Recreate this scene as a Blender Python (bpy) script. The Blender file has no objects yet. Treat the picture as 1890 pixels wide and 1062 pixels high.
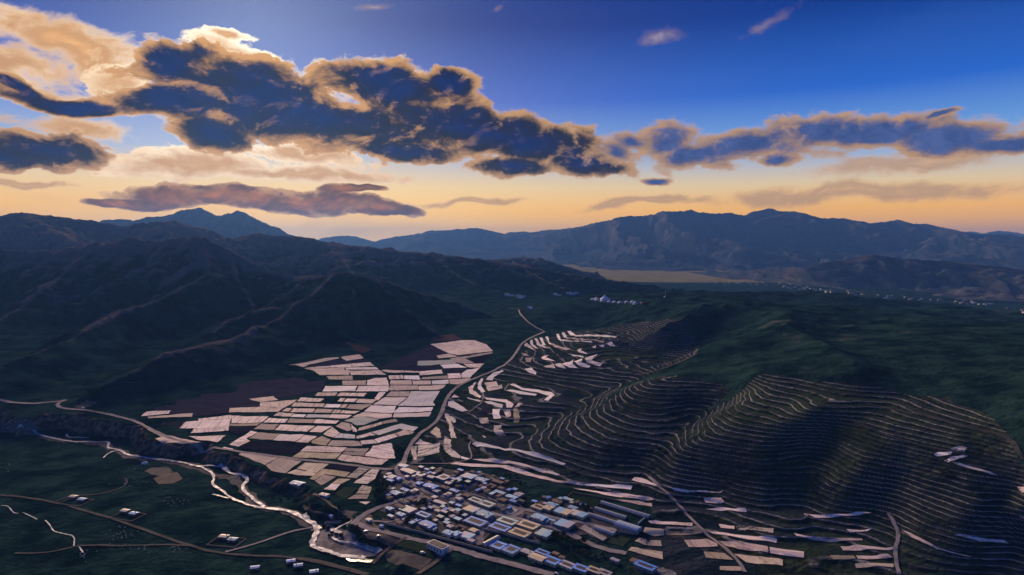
import bpy, bmesh, math, random
import numpy as np
from mathutils import Vector, Matrix
from mathutils.geometry import delaunay_2d_cdt
rng = random.Random(7)
nrg = np.random.RandomState(11)
scene = bpy.context.scene
COL = scene.collection
# ------------------------------------------------------------------ camera
CAM_H, FPX, W0, H0, HORIZON = 300.0, 1200.0, 1890.0, 1062.0, 450.0
PITCH = math.atan((H0 / 2 - HORIZON) / FPX)
cam_d = bpy.data.cameras.new('camera'); cam = bpy.data.objects.new('camera', cam_d); COL.objects.link(cam)
cam_d.sensor_width = 36.0; cam_d.lens = 36.0 * FPX / W0
cam_d.clip_start = 1.0; cam_d.clip_end = 90000.0
cam.location = (0, 0, CAM_H); cam.rotation_euler = (math.pi / 2 - PITCH, 0, 0)
scene.camera = cam
scene.view_settings.view_transform = 'Standard'; scene.view_settings.look = 'None'
scene.view_settings.exposure = 0.7; scene.view_settings.gamma = 1.0
scene.view_settings.use_curve_mapping = False
scene.cycles.use_denoising = True
scene.cycles.max_bounces = 6; scene.cycles.diffuse_bounces = 2; scene.cycles.glossy_bounces = 2
scene.cycles.transparent_max_bounces = 4; scene.cycles.volume_bounces = 1
def ray(u, v):                                       # photograph point -> world direction, per metre of +Y
    a, b = (u - W0 / 2) / FPX, (H0 / 2 - v) / FPX
    y = math.cos(PITCH) + b * math.sin(PITCH); z = -math.sin(PITCH) + b * math.cos(PITCH)
    return a / y, z / y                              # x/y, z/y
# ------------------------------------------------------------------ sun
SUN_AZ, SUN_EL = math.radians(-21.0), math.radians(17.0)
sd = Vector((math.sin(SUN_AZ) * math.cos(SUN_EL), math.cos(SUN_AZ) * math.cos(SUN_EL), math.sin(SUN_EL)))
sun_d = bpy.data.lights.new('sun', 'SUN'); sun = bpy.data.objects.new('sun', sun_d); COL.objects.link(sun)
sun_d.energy = 4.0; sun_d.angle = math.radians(22.0); sun_d.color = (1.0, 0.68, 0.43)
sun.rotation_euler = sd.to_track_quat('Z', 'Y').to_euler()
# ------------------------------------------------------------------ world: Nishita sky, evening band, clouds
world = bpy.data.worlds.new('World'); scene.world = world; world.use_nodes = True
wt = world.node_tree; wt.nodes.clear()
class NB:                                            # small node-graph helper
    def __init__(s, t): s.t = t
    def n(s, kind, **kw):
        nd = s.t.nodes.new(kind)
        for k, val in kw.items(): setattr(nd, k, val)
        return nd
    def put(s, sock, val):
        if isinstance(val, bpy.types.NodeSocket): s.t.links.new(val, sock)
        elif val is not None: sock.default_value = val
    def m(s, op, a, b=None, c=None, clamp=False):
        nd = s.n('ShaderNodeMath', operation=op, use_clamp=clamp)
        for i, q in enumerate((a, b, c)):
            if q is not None: s.put(nd.inputs[i], q)
        return nd.outputs[0]
    def vm(s, op, a, b=None, scale=None):
        nd = s.n('ShaderNodeVectorMath', operation=op); s.put(nd.inputs[0], a)
        if b is not None: s.put(nd.inputs[1], b)
        if scale is not None: s.put(nd.inputs['Scale'], scale)
        return nd
    def ss(s, x, lo, hi, a=0.0, b=1.0):
        nd = s.n('ShaderNodeMapRange', interpolation_type='SMOOTHSTEP')
        for i, q in enumerate((x, lo, hi, a, b)): s.put(nd.inputs[i], q)
        return nd.outputs[0]
    def mix(s, f, a, b, blend='MIX'):
        nd = s.n('ShaderNodeMix', data_type='RGBA', blend_type=blend)
        s.put(nd.inputs[0], f); s.put(nd.inputs[6], a); s.put(nd.inputs[7], b)
        return nd.outputs[2]
    def noise(s, vec, scale, detail=5, rough=0.55, dist=0.0, lac=2.0):
        nd = s.n('ShaderNodeTexNoise'); s.put(nd.inputs['Vector'], vec)
        nd.inputs['Scale'].default_value = scale; nd.inputs['Detail'].default_value = detail
        nd.inputs['Roughness'].default_value = rough; nd.inputs['Distortion'].default_value = dist
        nd.inputs['Lacunarity'].default_value = lac
        return nd.outputs['Fac']
    def ramp(s, f, stops, interp='LINEAR'):
        nd = s.n('ShaderNodeValToRGB'); s.put(nd.inputs[0], f); r = nd.color_ramp; r.interpolation = interp
        while len(r.elements) < len(stops): r.elements.new(0.5)
        for e, (p, c) in zip(r.elements, stops): e.position = p; e.color = (*c, 1)
        return nd.outputs[0]
def lin(r, g, b):
    f = lambda c: (c / 255 / 12.92) if c < 10.3 else ((c / 255 + 0.055) / 1.055) ** 2.4
    return (f(r), f(g), f(b))
def c4(c): return (*c, 1.0)
g = NB(wt)
tc = g.n('ShaderNodeTexCoord').outputs['Generated']
sep = g.n('ShaderNodeSeparateXYZ'); wt.links.new(tc, sep.inputs[0])
AZ = g.m('ARCTAN2', sep.outputs[0], sep.outputs[1]); EL = g.m('ARCSINE', sep.outputs[2])
ae = g.n('ShaderNodeCombineXYZ'); wt.links.new(AZ, ae.inputs[0]); wt.links.new(EL, ae.inputs[1]); AE = ae.outputs[0]
def azel(u, v):
    a, b = ray(u, v); n = math.sqrt(1 + a * a + b * b)
    return math.atan2(a, 1), math.asin(b / n)
sky = g.n('ShaderNodeTexSky', sky_type='NISHITA')
sky.sun_disc = False; sky.sun_elevation = SUN_EL; sky.sun_rotation = SUN_AZ; sky.altitude = 3000; sky.dust_density = 0.6; sky.ozone_density = 3.0
nish = g.n('ShaderNodeHueSaturation'); nish.inputs['Saturation'].default_value = 1.25; nish.inputs['Value'].default_value = 0.0006
wt.links.new(sky.outputs[0], nish.inputs['Color'])
sunv = g.vm('DOT_PRODUCT', g.vm('NORMALIZE', tc).outputs[0], tuple(sd)).outputs['Value']
sang = g.m('ARCCOSINE', g.m('MINIMUM', sunv, 0.99999))                       # angle to the sun
# elevation colour (radians / 0.7)
eln = g.m('DIVIDE', g.m('MAXIMUM', EL, 0.0), 0.7)
warm = g.ramp(eln, [(0.0, lin(255, 172, 24)), (0.07, lin(248, 178, 52)), (0.12, lin(212, 186, 140)), (0.19, lin(104, 150, 200)),
                    (0.30, lin(30, 88, 178)), (0.45, lin(2, 46, 122)), (0.75, lin(1, 36, 104)), (1.0, lin(2, 34, 96))])
away = g.ramp(eln, [(0.0, lin(150, 145, 160)), (0.10, lin(122, 138, 178)), (0.25, lin(66, 104, 168)), (0.5, lin(18, 62, 138)), (1.0, lin(2, 34, 96))])
skyc = g.mix(g.ss(sang, 0.9, 2.2), warm, away)
glow = g.m('POWER', 2.718, g.m('MULTIPLY', g.m('POWER', g.m('DIVIDE', sang, 0.17), 1.5), -1.0))
skyc = g.mix(g.m('MULTIPLY', glow, 0.22), skyc, c4(lin(190, 215, 250)))
hg = g.m('MULTIPLY', g.m('POWER', 2.718, g.m('MULTIPLY', g.m('POWER', g.m('DIVIDE', g.m('SUBTRACT', AZ, SUN_AZ + 0.05), 0.42), 2.0), -1.0)), g.m('POWER', 2.718, g.m('MULTIPLY', g.m('DIVIDE', g.m('MAXIMUM', EL, 0.0), 0.10), -1.0)))
skyc = g.mix(g.m('MULTIPLY', hg, 0.8), skyc, c4((1.25, 0.78, 0.22)))                 # the bright air low under the sun
skyc = g.mix(1.0, skyc, nish.outputs[0], 'ADD')
# thin streaks of cirrus everywhere
st = g.n('ShaderNodeMapping', vector_type='POINT'); wt.links.new(AE, st.inputs[0]); st.inputs['Scale'].default_value = (1.3, 5.0, 1); st.inputs['Rotation'].default_value = (0, 0, 0.12)
cir = g.noise(st.outputs[0], 2.3, 7, 0.6, 0.6)
cirm = g.m('MULTIPLY', g.ss(cir, 0.5, 0.78), g.ss(EL, 0.02, 0.12, 1.0, 0.03))
skyc = g.mix(g.m('MULTIPLY', cirm, 0.75), skyc, g.mix(g.ss(EL, 0.02, 0.3), c4(lin(222, 172, 104)), c4(lin(150, 170, 210))))
# cloud masses
warp_n = g.n('ShaderNodeTexNoise'); wt.links.new(AE, warp_n.inputs['Vector']); warp_n.inputs['Scale'].default_value = 9.0; warp_n.inputs['Detail'].default_value = 4
warp = g.vm('SCALE', g.vm('SUBTRACT', warp_n.outputs['Color'], (0.5, 0.5, 0.5)).outputs[0], scale=0.05).outputs[0]
AEW = g.vm('ADD', AE, warp).outputs[0]
def masses(blobs):
    out = None
    for (u, v, ru, rv, rot) in blobs:
        az, el = azel(u, v); mp = g.n('ShaderNodeMapping', vector_type='TEXTURE'); wt.links.new(AEW, mp.inputs[0])
        mp.inputs['Location'].default_value = (az, el, 0); mp.inputs['Rotation'].default_value = (0, 0, -math.radians(rot))
        mp.inputs['Scale'].default_value = (ru / FPX * math.cos(az) ** 2, rv / FPX * math.cos(az), 1)
        l = g.vm('LENGTH', mp.outputs[0]).outputs['Value']
        out = l if out is None else g.m('SMOOTH_MIN', out, l, 0.25)
    return g.m('SUBTRACT', 1.0, out)
sq = g.n('ShaderNodeMapping', vector_type='POINT'); wt.links.new(AE, sq.inputs[0]); sq.inputs['Scale'].default_value = (1.0, 1.7, 1)
puff = g.noise(sq.outputs[0], 15.0, 12, 0.66, 0.35)
puff2 = g.noise(sq.outputs[0], 5.0, 6, 0.55, 0.4)
fine = g.noise(sq.outputs[0], 34.0, 6, 0.6, 0.2)
PN = g.m('ADD', g.m('MULTIPLY', g.m('SUBTRACT', puff, 0.5), 3.2), g.m('MULTIPLY', g.m('SUBTRACT', puff2, 0.5), 1.2))
tosun = g.vm('NORMALIZE', g.vm('SUBTRACT', (SUN_AZ, SUN_EL, 0.0), AE).outputs[0]).outputs[0]
shq = g.n('ShaderNodeMapping', vector_type='POINT'); wt.links.new(g.vm('ADD', AE, g.vm('SCALE', tosun, scale=0.011).outputs[0]).outputs[0], shq.inputs[0]); shq.inputs['Scale'].default_value = (1.0, 1.7, 1)
REL = g.m('SUBTRACT', puff, g.noise(shq.outputs[0], 15.0, 12, 0.66, 0.35))          # thinner towards the sun = lit side
near = g.m('POWER', 2.718, g.m('MULTIPLY', g.m('POWER', g.m('DIVIDE', sang, 0.34), 2.0), -1.0))   # lit more strongly close to the sun
rimc = g.mix(near, c4(lin(222, 160, 92)), c4((1.15, 1.0, 0.74)))
rim_var = g.ss(g.noise(sq.outputs[0], 6.5, 4, 0.6), 0.40, 0.62, 0.25, 1.0)
def layer(base, blobs, amp, bodyA, bodyB, edge, rim, opa=1.0, core_lo=0.15, core_hi=0.75, relief=0.75):
    d = g.m('ADD', masses(blobs) if isinstance(blobs, list) else blobs, g.m('ADD', g.m('MULTIPLY', PN, amp), g.m('MULTIPLY', g.m('SUBTRACT', fine, 0.5), 0.55 * amp)))
    a = g.m('MULTIPLY', g.ss(d, 0.0, edge), opa)
    core = g.m('ADD', d, g.m('ADD', g.m('MULTIPLY', g.m('SUBTRACT', puff2, 0.5), 0.6), g.m('ADD', g.m('MULTIPLY', g.m('SUBTRACT', fine, 0.5), 0.3), g.m('MULTIPLY', g.m('SUBTRACT', EL, 0.17), 2.2))))
    body = g.mix(g.ss(core, core_lo, core_hi), c4(bodyB), c4(bodyA))
    body = g.mix(g.ss(g.m('ADD', fine, g.m('MULTIPLY', g.m('SUBTRACT', puff, 0.5), 0.8)), 0.35, 0.8, 0.0, 0.9), body, g.mix(1.0, body, c4((2.0, 1.7, 1.45)), 'MULTIPLY'))
    mid = g.mix(g.m('MULTIPLY', near, 0.8), c4(lin(170, 132, 92)), c4(lin(204, 146, 80)))
    body = g.mix(g.m('MULTIPLY', g.ss(REL, 0.02, 0.16), g.ss(d, 0.30, 0.95, relief, relief * 0.06)), body, mid)
    body = g.mix(g.m('MULTIPLY', g.ss(REL, -0.02, -0.14), 0.55), body, g.mix(1.0, body, c4((0.45, 0.5, 0.6)), 'MULTIPLY'))
    inner = g.mix(g.ss(g.m('ADD', d, g.m('MULTIPLY', REL, -1.2)), rim * 0.6, rim * 3.2), mid, body)
    rc_ = g.mix(g.m('MAXIMUM', rim_var, near), mid, rimc)
    col = g.mix(g.ss(g.m('ADD', d, g.m('MULTIPLY', g.m('SUBTRACT', fine, 0.5), 0.25)), 0.02, rim), rc_, inner)
    return g.mix(a, base, col)
# high thin golden sheet, left
skyc = layer(skyc, [(120, 70, 210, 48, 6), (30, 120, 140, 44, 0), (200, 120, 90, 40, 20), (60, 165, 140, 26, 8), (150, 235, 160, 26, 4)], 0.62, lin(214, 170, 112), lin(150, 112, 74), 0.5, 0.8, 0.97)
# bright broken cloud in front of the sun
skyc = layer(skyc, [(345, 300, 210, 36, -4), (430, 92, 105, 26, 12), (490, 110, 60, 18, 12), (540, 318, 260, 13, 2), (230, 150, 60, 40, 0), (560, 285, 150, 20, 8), (420, 60, 60, 10, 0)], 0.62, (0.95, 0.80, 0.52), lin(222, 176, 116), 0.22, 0.9, 0.96)
# low tan bank near the horizon
skyc = layer(skyc, [(430, 362, 220, 26, 0), (620, 372, 160, 24, 6), (720, 384, 70, 14, 6), (240, 372, 100, 10, 0), (650, 345, 80, 9, 0)], 0.30, lin(132, 80, 14), lin(100, 60, 10), 0.16, 0.10)
skyc = layer(skyc, [(60, 338, 120, 10, 0), (880, 372, 120, 8, -3), (1180, 372, 150, 11, -6), (1700, 300, 230, 26, -4), (1560, 360, 330, 22, 0)], 0.5, lin(224, 176, 112), lin(206, 158, 98), 0.6, 0.6, 0.8)
# the dark bank
DARK = [(320, 120, 80, 46, 25), (300, 190, 110, 34, 0), (480, 170, 240, 74, 8), (720, 160, 160, 52, 6), (600, 225, 320, 58, 8), (840, 232, 210, 60, 10), (980, 262, 180, 54, 10), (830, 152, 50, 30, 20),
        (1090, 305, 95, 28, 5), (390, 247, 105, 32, 5), (730, 282, 130, 20, 8), (140, 190, 180, 17, 2), (95, 275, 160, 44, 2), (10, 290, 80, 32, 0), (950, 312, 100, 20, 0), (40, 160, 80, 14, 12)]
mD = masses(DARK)
fr_ = g.m('MULTIPLY', g.ss(g.m('ADD', mD, g.m('MULTIPLY', PN, 0.9)), 0.02, 0.8), 0.6)
skyc = g.mix(fr_, skyc, g.mix(near, c4(lin(168, 128, 92)), c4((0.9, 0.68, 0.38))))
skyc = layer(skyc, mD, 0.46, lin(3, 20, 70), lin(28, 20, 20), 0.18, 0.15, 1.0, 0.25, 1.0, 0.9)
RIGHT = [(1135, 285, 60, 24, 6), (1165, 262, 55, 22, 0), (1230, 262, 74, 34, 0), (1290, 287, 105, 30, 0), (1400, 268, 125, 34, -4), (1520, 250, 115, 32, -6), (1620, 248, 170, 34, -4),
         (1740, 258, 150, 32, 2), (1860, 262, 110, 22, -4), (1435, 300, 44, 16, 0), (1210, 333, 30, 7, 0), (1740, 212, 60, 9, -6)]
mR = masses([(u, v, ru * 1.12, rv * 1.22, r) for u, v, ru, rv, r in RIGHT])
fr2 = g.m('MULTIPLY', g.ss(g.m('ADD', mR, g.m('MULTIPLY', PN, 0.9)), 0.02, 0.8), 0.6)
skyc = g.mix(fr2, skyc, c4(lin(206, 166, 120)))
skyc = layer(skyc, mR, 0.52, lin(50, 68, 116), lin(116, 96, 88), 0.34, 0.20, 1.0, 0.0, 0.6, 1.0)
skyc = layer(skyc, [(1212, 66, 44, 14, 0), (1420, 45, 60, 16, -25), (690, 2, 40, 7, 0), (912, 3, 22, 8, -20)], 0.9, lin(150, 150, 165), lin(120, 130, 160), 1.3, 0.5, 0.5)
bg = g.n('ShaderNodeBackground'); wt.links.new(skyc, bg.inputs[0]); bg.inputs[1].default_value = 0.84
wo = g.n('ShaderNodeOutputWorld'); wt.links.new(bg.outputs[0], wo.inputs[0])
world.cycles.sampling_method = 'MANUAL'; world.cycles.sample_map_resolution = 512
# ------------------------------------------------------------------ noise helpers (numpy)
_perm = nrg.permutation(512).astype(np.int64); _perm = np.concatenate([_perm, _perm, _perm])
_ga = nrg.rand(512) * 2 * np.pi; _gx, _gy = np.cos(_ga), np.sin(_ga)
def perlin(x, y):
    xi = np.floor(x).astype(np.int64); yi = np.floor(y).astype(np.int64); fx = x - xi; fy = y - yi
    xi &= 511; yi &= 511
    def gr(ix, iy, dx, dy):
        k = _perm[_perm[ix & 511] + (iy & 511)] & 511
        return _gx[k] * dx + _gy[k] * dy
    u = fx * fx * fx * (fx * (fx * 6 - 15) + 10); v = fy * fy * fy * (fy * (fy * 6 - 15) + 10)
    a = gr(xi, yi, fx, fy); b = gr(xi + 1, yi, fx - 1, fy); c = gr(xi, yi + 1, fx, fy - 1); d = gr(xi + 1, yi + 1, fx - 1, fy - 1)
    return (a + (b - a) * u + (c - a) * v + (a - b - c + d) * u * v) * 1.5
def fbm(x, y, sc, octv=5, gain=0.5):
    s = 0; a = 1.0
    for i in range(octv):
        s = s + a * perlin(x / sc + 17.3 * i, y / sc - 9.1 * i); sc /= 2.03; a *= gain
    return s
def ridged(x, y, sc, octv=5, gain=0.5):
    s = 0; a = 1.0; w = 1.0
    for i in range(octv):
        n = (1 - np.abs(perlin(x / sc + 31.7 * i, y / sc + 5.3 * i))) ** 2 * w
        w = np.clip(n * 1.6, 0, 1); s = s + a * n; sc /= 2.1; a *= gain
    return s
def sstep(x, lo, hi):
    t = np.clip((x - lo) / (hi - lo), 0, 1); return t * t * (3 - 2 * t)
# ------------------------------------------------------------------ survey points: place in the photograph + height above the village
def w_h(u, v, h):
    a, b = ray(u, v); y = (h - CAM_H) / b; return (a * y, y, h)
def w_d(u, v, y):
    a, b = ray(u, v); return (a * y, y, CAM_H + b * y)
CTRL = [w_h(*p) for p in [
 # plateau road and its fields
 (-150,742,16),(0,740,14),(110,748,12),(200,765,10),(300,800,8),(420,828,6),(560,850,4),(700,868,3),(740,865,4),
 (350,770,12),(500,760,13),(650,800,10),(650,760,14),(650,700,24),(560,680,28),(800,780,10),(800,700,24),(720,660,36),(850,640,40),(900,650,38),(600,660,36),(870,632,44),
 (0,720,20),(150,735,16),(250,725,20),(400,700,25),(520,680,30),(-200,720,24),
 # the ground left of the bank, before the river cut it down
 (0,1062,6),(-250,1062,8),(200,1062,5),(400,1062,4),(600,1062,3),(0,950,6),(-250,900,10),(200,950,5),(400,950,4),(0,850,8),(200,850,7),(550,930,3),(640,980,2),
 # valley road
 (755,850,4),(790,800,9),(820,740,17),(880,690,27),(950,650,37),(1000,612,47),(960,580,57),(955,562,62),(945,548,66),(880,620,50),(900,600,55),
 # village
 (740,900,1),(850,900,2),(950,920,2),(1050,950,1),(1150,980,1),(900,980,-1),(1000,1010,-2),(1100,1040,-2),(850,1040,-3),(1000,1062,-3),(850,865,6),(1000,890,5),(1150,910,7),
 # terraced slopes
 (1200,1030,0),(1500,1045,3),(1880,1055,8),(2050,1040,14),(1200,960,3),(1350,960,5),(1500,980,8),(1700,1000,14),(1880,1000,20),(1180,890,11),(1320,912,12),(1480,950,15),(1610,948,18),
 (900,840,9),(875,820,10),(1040,858,10),(900,760,20),(1000,740,28),(980,690,34),(1010,730,27),(1030,760,26),(1110,720,36),(1190,690,46),(1050,670,48),(1080,640,56),(1195,600,84),(1270,640,72),(1280,655,64),(1240,640,68),
 (1050,660,50),(1000,630,50),(1200,705,66),(1280,698,72),(1340,715,71),(1330,742,62),(1290,770,52),(1245,800,44),(1310,760,62),(1250,830,39),
 (1200,730,58),(1100,760,40),(1200,770,46),(1100,800,31),(1200,830,32),(1050,830,20),(1200,860,22),
 (1450,755,72),(1400,800,56),(1400,850,39),(1400,890,25),(1500,800,60),(1510,812,55),(1500,860,39),(1480,920,21),(1600,820,59),(1600,870,43),(1650,850,53),(1600,920,26),(1700,900,40),(1750,890,46),
 (1390,690,92),(1500,700,95),(1500,770,76),(1650,740,88),(1650,790,74),(1800,760,96),(1800,830,72),(1880,850,72),(1870,900,52),(1800,950,34),(1880,950,38),(2050,900,75),(2050,800,110),
 (1500,640,112),(1650,660,118),(1800,690,118),(1890,690,124),(1300,640,88),(1400,640,104),(1340,670,84),(2050,690,150),
 ]] + [w_d(*p) for p in [
 (1190,560,1950),(1320,556,1850),(1400,573,1650),(1480,578,1550),(1560,586,1500),(1640,598,1450),(1720,600,1400),(1890,604,1350),(2050,610,1300),
 (1130,556,2250),(1060,562,2200),(1200,540,2500),(1300,543,2400),(1090,548,2450),(1390,546,2750),(1480,541,2750),(1560,548,2650),(1640,558,2500),(1720,570,2300),(1890,588,2000),
 ]] + [(x, y, h) for x, y, h in [
 (0,3600,90),(600,4200,20),(-1500,3200,70),(-1500,2200,55),(-2400,2200,60),(-800,2600,60),(-2000,4500,60),(0,5200,20),(-1200,1500,30),
 (700,3700,10),(1400,3300,-38),(1900,3200,-38),(1000,4500,-40),(2000,4500,-40),(3000,4500,-40),(3000,3200,-36),(4500,6000,-40),(0,6600,-40),(2000,6000,-40),(-3000,6000,-20),(0,7200,-40),(6000,7200,-40),(-6000,7200,-20),
 (300,1950,52),(450,2750,66),(900,2200,80),(1250,1750,85),(1500,1500,110),(0,400,-4),(-300,400,0),(300,400,0),(-500,400,4),(500,400,8)]]
C = np.array(CTRL)
def _st(x, y): return np.stack([x / y, np.log(y)], -1)
def _k(r2): return 0.5 * r2 * np.log(r2 + 1e-9)
_P = _st(C[:, 0], C[:, 1]); _n = len(_P)
_A = np.zeros((_n + 3, _n + 3)); _d2 = ((_P[:, None] - _P[None]) ** 2).sum(-1)
_A[:_n, :_n] = _k(_d2) + np.eye(_n) * 4e-5; _A[:_n, _n] = 1; _A[:_n, _n + 1:] = _P; _A[_n:, :_n] = _A[:_n, _n:].T
_w = np.linalg.solve(_A, np.concatenate([C[:, 2], np.zeros(3)]))
def tps(s, t):
    out = _w[_n] + _w[_n + 1] * s + _w[_n + 2] * t
    for i in range(_n): out = out + _w[i] * _k((s - _P[i, 0]) ** 2 + (t - _P[i, 1]) ** 2)
    return out
# ------------------------------------------------------------------ ridges and spurs: crest (photo point, distance north)
RIDGES = {
 'front': ([(-200,466,2700),(0,458,2650),(100,466,2650),(180,450,2600),(250,440,2550),(300,447,2500),(365,434,2450),(420,460,2400),(480,495,2350),(545,512,2300),(600,512,2180),(618,503,2100)], 0.60, 0),
 'spur1': ([(365,434,2450),(385,500,2200),(330,535,2020),(275,556,1890),(207,586,1720),(139,620,1525),(60,655,1360),(-30,686,1240),(-120,710,1150)], 0.58, 1),
 'spur0': ([(180,450,2600),(120,500,2350),(60,545,2120),(0,590,1900),(-80,630,1700)], 0.60, 1),
 'spur4': ([(420,462,2400),(440,520,2200),(465,560,2080),(470,590,1950)], 0.58, 1),
 'spur2': ([(618,503,2100),(572,545,1900),(520,580,1730),(452,618,1540),(377,636,1420),(320,651,1335),(264,676,1260),(188,714,1180),(143,737,1160)], 0.56, 2),
 'spur3': ([(618,503,2100),(640,502,2080),(690,516,2020),(735,556,1900),(775,590,1800),(805,615,1740)], 0.60, 2),
 'spur6': ([(640,502,2080),(655,545,1930),(650,590,1800),(625,630,1690)], 0.58, 2),
 'spur7': ([(516,571,1790),(470,570,1860),(430,590,1800),(395,612,1700)], 0.55, 2),
 'spur5': ([(690,516,2020),(760,535,2180),(850,562,2260),(920,588,2150)], 0.55, 2),
 'mid':   ([(380,452,4400),(420,444,4200),(470,431,4000),(560,438,3900),(620,452,3800),(700,458,3700),(800,470,3600),(880,476,3500),(960,492,3450),(1040,505,3400),(1130,518,3350),(1220,531,3300)], 0.34, 3),
 'mids1': ([(620,452,3800),(640,490,3300),(660,515,3000)], 0.32, 3),
 'mids2': ([(800,470,3600),(840,505,3250),(880,530,3020)], 0.30, 3),
 'mids3': ([(960,492,3450),(1000,515,3150),(1040,533,2950)], 0.28, 3),
 'mid2':  ([(880,484,5300),(905,479,5200),(970,475,5000),(1010,482,4900),(1060,498,4800),(1100,512,4700)], 0.30, 4),
 'left':  ([(-300,398,4600),(-100,402,4600),(0,398,4500),(40,394,4500),(150,405,4400),(230,419,4400),(290,412,4400),(322,408,4400),(365,428,4300),(420,448,4250)], 0.42, 5),
 'rollC': ([(1400,583,1560),(1450,603,1375),(1500,620,1225),(1540,643,1090),(1580,668,985)], 0.24, 6),
 'rollD': ([(2000,645,960),(1890,640,1000),(1820,638,1040),(1750,632,1100),(1690,615,1230),(1640,600,1380)], 0.22, 6),
 'rollE': ([(1310,560,1800),(1290,575,1640),(1250,592,1560)], 0.3, 6),
 'lefts': ([(40,394,4500),(90,420,4000),(150,450,3600)], 0.4, 5),
 'lefts2':([(322,408,4400),(250,440,3900),(200,465,3500)], 0.4, 5),
}
NC, NR = 1060, 900
S = np.linspace(-0.92, 0.92, NC); T = np.linspace(math.log(480), math.log(5700), NR)
SC, TC = np.linspace(-0.92, 0.92, 250), np.linspace(math.log(480), math.log(5700), 190)
def bil(A, s, t, s0=S[0], s1=S[-1], t0=T[0], t1=T[-1]):
    nr, nc = A.shape
    i = np.clip((s - s0) / (s1 - s0) * (nc - 1), 0, nc - 1.001); j = np.clip((t - t0) / (t1 - t0) * (nr - 1), 0, nr - 1.001)
    a = np.floor(i).astype(int); b = np.floor(j).astype(int); f = i - a; e = j - b
    return (A[b, a] * (1 - f) + A[b, a + 1] * f) * (1 - e) + (A[b + 1, a] * (1 - f) + A[b + 1, a + 1] * f) * e
_cs, _ct = np.meshgrid(SC, TC); base_c = tps(_cs, _ct)
GS, GT = np.meshgrid(S, T); Y = np.exp(GT); X = GS * Y
Z = bil(base_c, GS, GT)
def poly_dist(px, py, pts):                          # distance to a polyline, height along it, signed side
    best = np.full(px.shape, 1e12); hh = np.zeros(px.shape); side = np.zeros(px.shape)
    for (x0, y0, z0), (x1, y1, z1) in zip(pts[:-1], pts[1:]):
        dx, dy = x1 - x0, y1 - y0; L = dx * dx + dy * dy
        f = np.clip(((px - x0) * dx + (py - y0) * dy) / L, 0, 1)
        d = (px - x0 - f * dx) ** 2 + (py - y0 - f * dy) ** 2
        m = d < best; best = np.where(m, d, best); hh = np.where(m, z0 + f * (z1 - z0), hh)
        side = np.where(m, dx * (py - y0) - dy * (px - x0), side)
    return np.sqrt(best), hh, np.sign(side)
# river cut: everything left of the bank line lies lower
BANK = [w_h(*p) for p in [(-400,758,15),(-150,757,15),(0,757,14),(60,764,13),(115,759,13),(170,766,11),(212,777,10),(252,788,9),(275,802,8),(285,818,7),(375,820,6),(416,835,6),(498,864,5),(510,876,4),(576,891,3),(588,912,2),(615,945,1),(665,972,0),(730,1003,-1),(770,1062,-2),(800,1150,-3)]]
wx = X + 14 * fbm(X, Y, 70, 4); wy = Y + 14 * fbm(X + 500, Y, 70, 4)
bd, _, bs = poly_dist(wx, wy, BANK); sdist = bd * bs        # positive = right of the bank line
low = sstep(-sdist, 0, 24); CUT = np.interp(X, [-900, -650, -450, -300, -180, -60], [23, 21, 13, 10, 9, 8])
gul = ridged(X, Y, 46, 3) * np.exp(-((sdist + 11) / 13) ** 2)
Z = Z - CUT * low + gul * 4.5 * np.interp(X, [-600, -300], [1, 0.3])
own = np.zeros(Z.shape, np.int32)
rock = np.exp(-((sdist + 12) / 13) ** 2) * np.interp(X, [-500, -330, -150], [1, 0.75, 0.3])
def smax(a, b, k): 
    h = np.clip(0.5 + 0.5 * (b - a) / k, 0, 1); return a + (b - a) * h + k * h * (1 - h)
qx = X + 60 * fbm(X, Y, 420, 4); qy = Y + 60 * fbm(X - 900, Y + 300, 420, 4)
Zb = Z.copy(); gl = ridged(X, Y, 240, 5); gl2 = ridged(X + 900, Y, 620, 5)
hill_h = np.zeros(Z.shape); dmin = np.full(Z.shape, 1e9)
for nm, (cr, sl, o) in RIDGES.items():
    pts = [w_d(*p) for p in cr]
    d, hh, _ = poly_dist(X, Y, pts); dq, hq, _ = poly_dist(qx, qy, pts)
    dmin = np.minimum(dmin, d) if o != 6 else dmin; f = sstep(d, 0, 150); dd = d * (1 - f) + dq * f; hm = hh * (1 - f) + hq * f
    far = 3 <= o <= 5
    r = np.maximum(hh - Zb, 1)
    if o in (1, 2) and nm in ('spur1', 'spur2', 'spur0', 'spur7'): sl = np.interp(hm, [40, 90, 160, 220], [0.29, 0.36, 0.48, 0.58])
    k = sl * ((0.72 + 0.30 * gl2) if far else (0.86 + 0.24 * gl))       # gullied flanks
    hz = hm - k * dd * (1 - 0.25 * np.exp(-dd / 60)) - 0.0004 * dd * dd * 0.0 + ((0.0 if nm in ('spur1', 'spur2') else 0.00022) if not far else 0.00008) * np.minimum(dd, 260 if not far else 800) ** 2
    if o == 6: hz = hh - sl * d - 0.0011 * d * d
    hz = np.where(dd > 1500, -500, hz)
    new = smax(Z, hz, 26 if far else 8)
    m = hz > Z + (3 if o else 3); own = np.where(m, o + 1, own); Z = new
hill_h = sstep(Z - Zb, 4, 60)
cenv = 0.3 + 0.9 * sstep(dmin, 10, 120)
Z = Z + hill_h * cenv * (fbm(X, Y, 90, 5) * 6.0 + (gl - 0.9) * np.where(Y > 3000, 30.0, 30.0) + (ridged(qx, qy, 105, 4) - 0.9) * 13.0)
rolling = (1 - hill_h) * sstep(GS, 0.02, 0.2) * sstep(GT, math.log(1100), math.log(1500)) * (1 - sstep(GT, math.log(2600), math.log(3200)))
Z = Z + rolling * ((ridged(X, Y, 420, 3) - 0.9) * 20)
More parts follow.
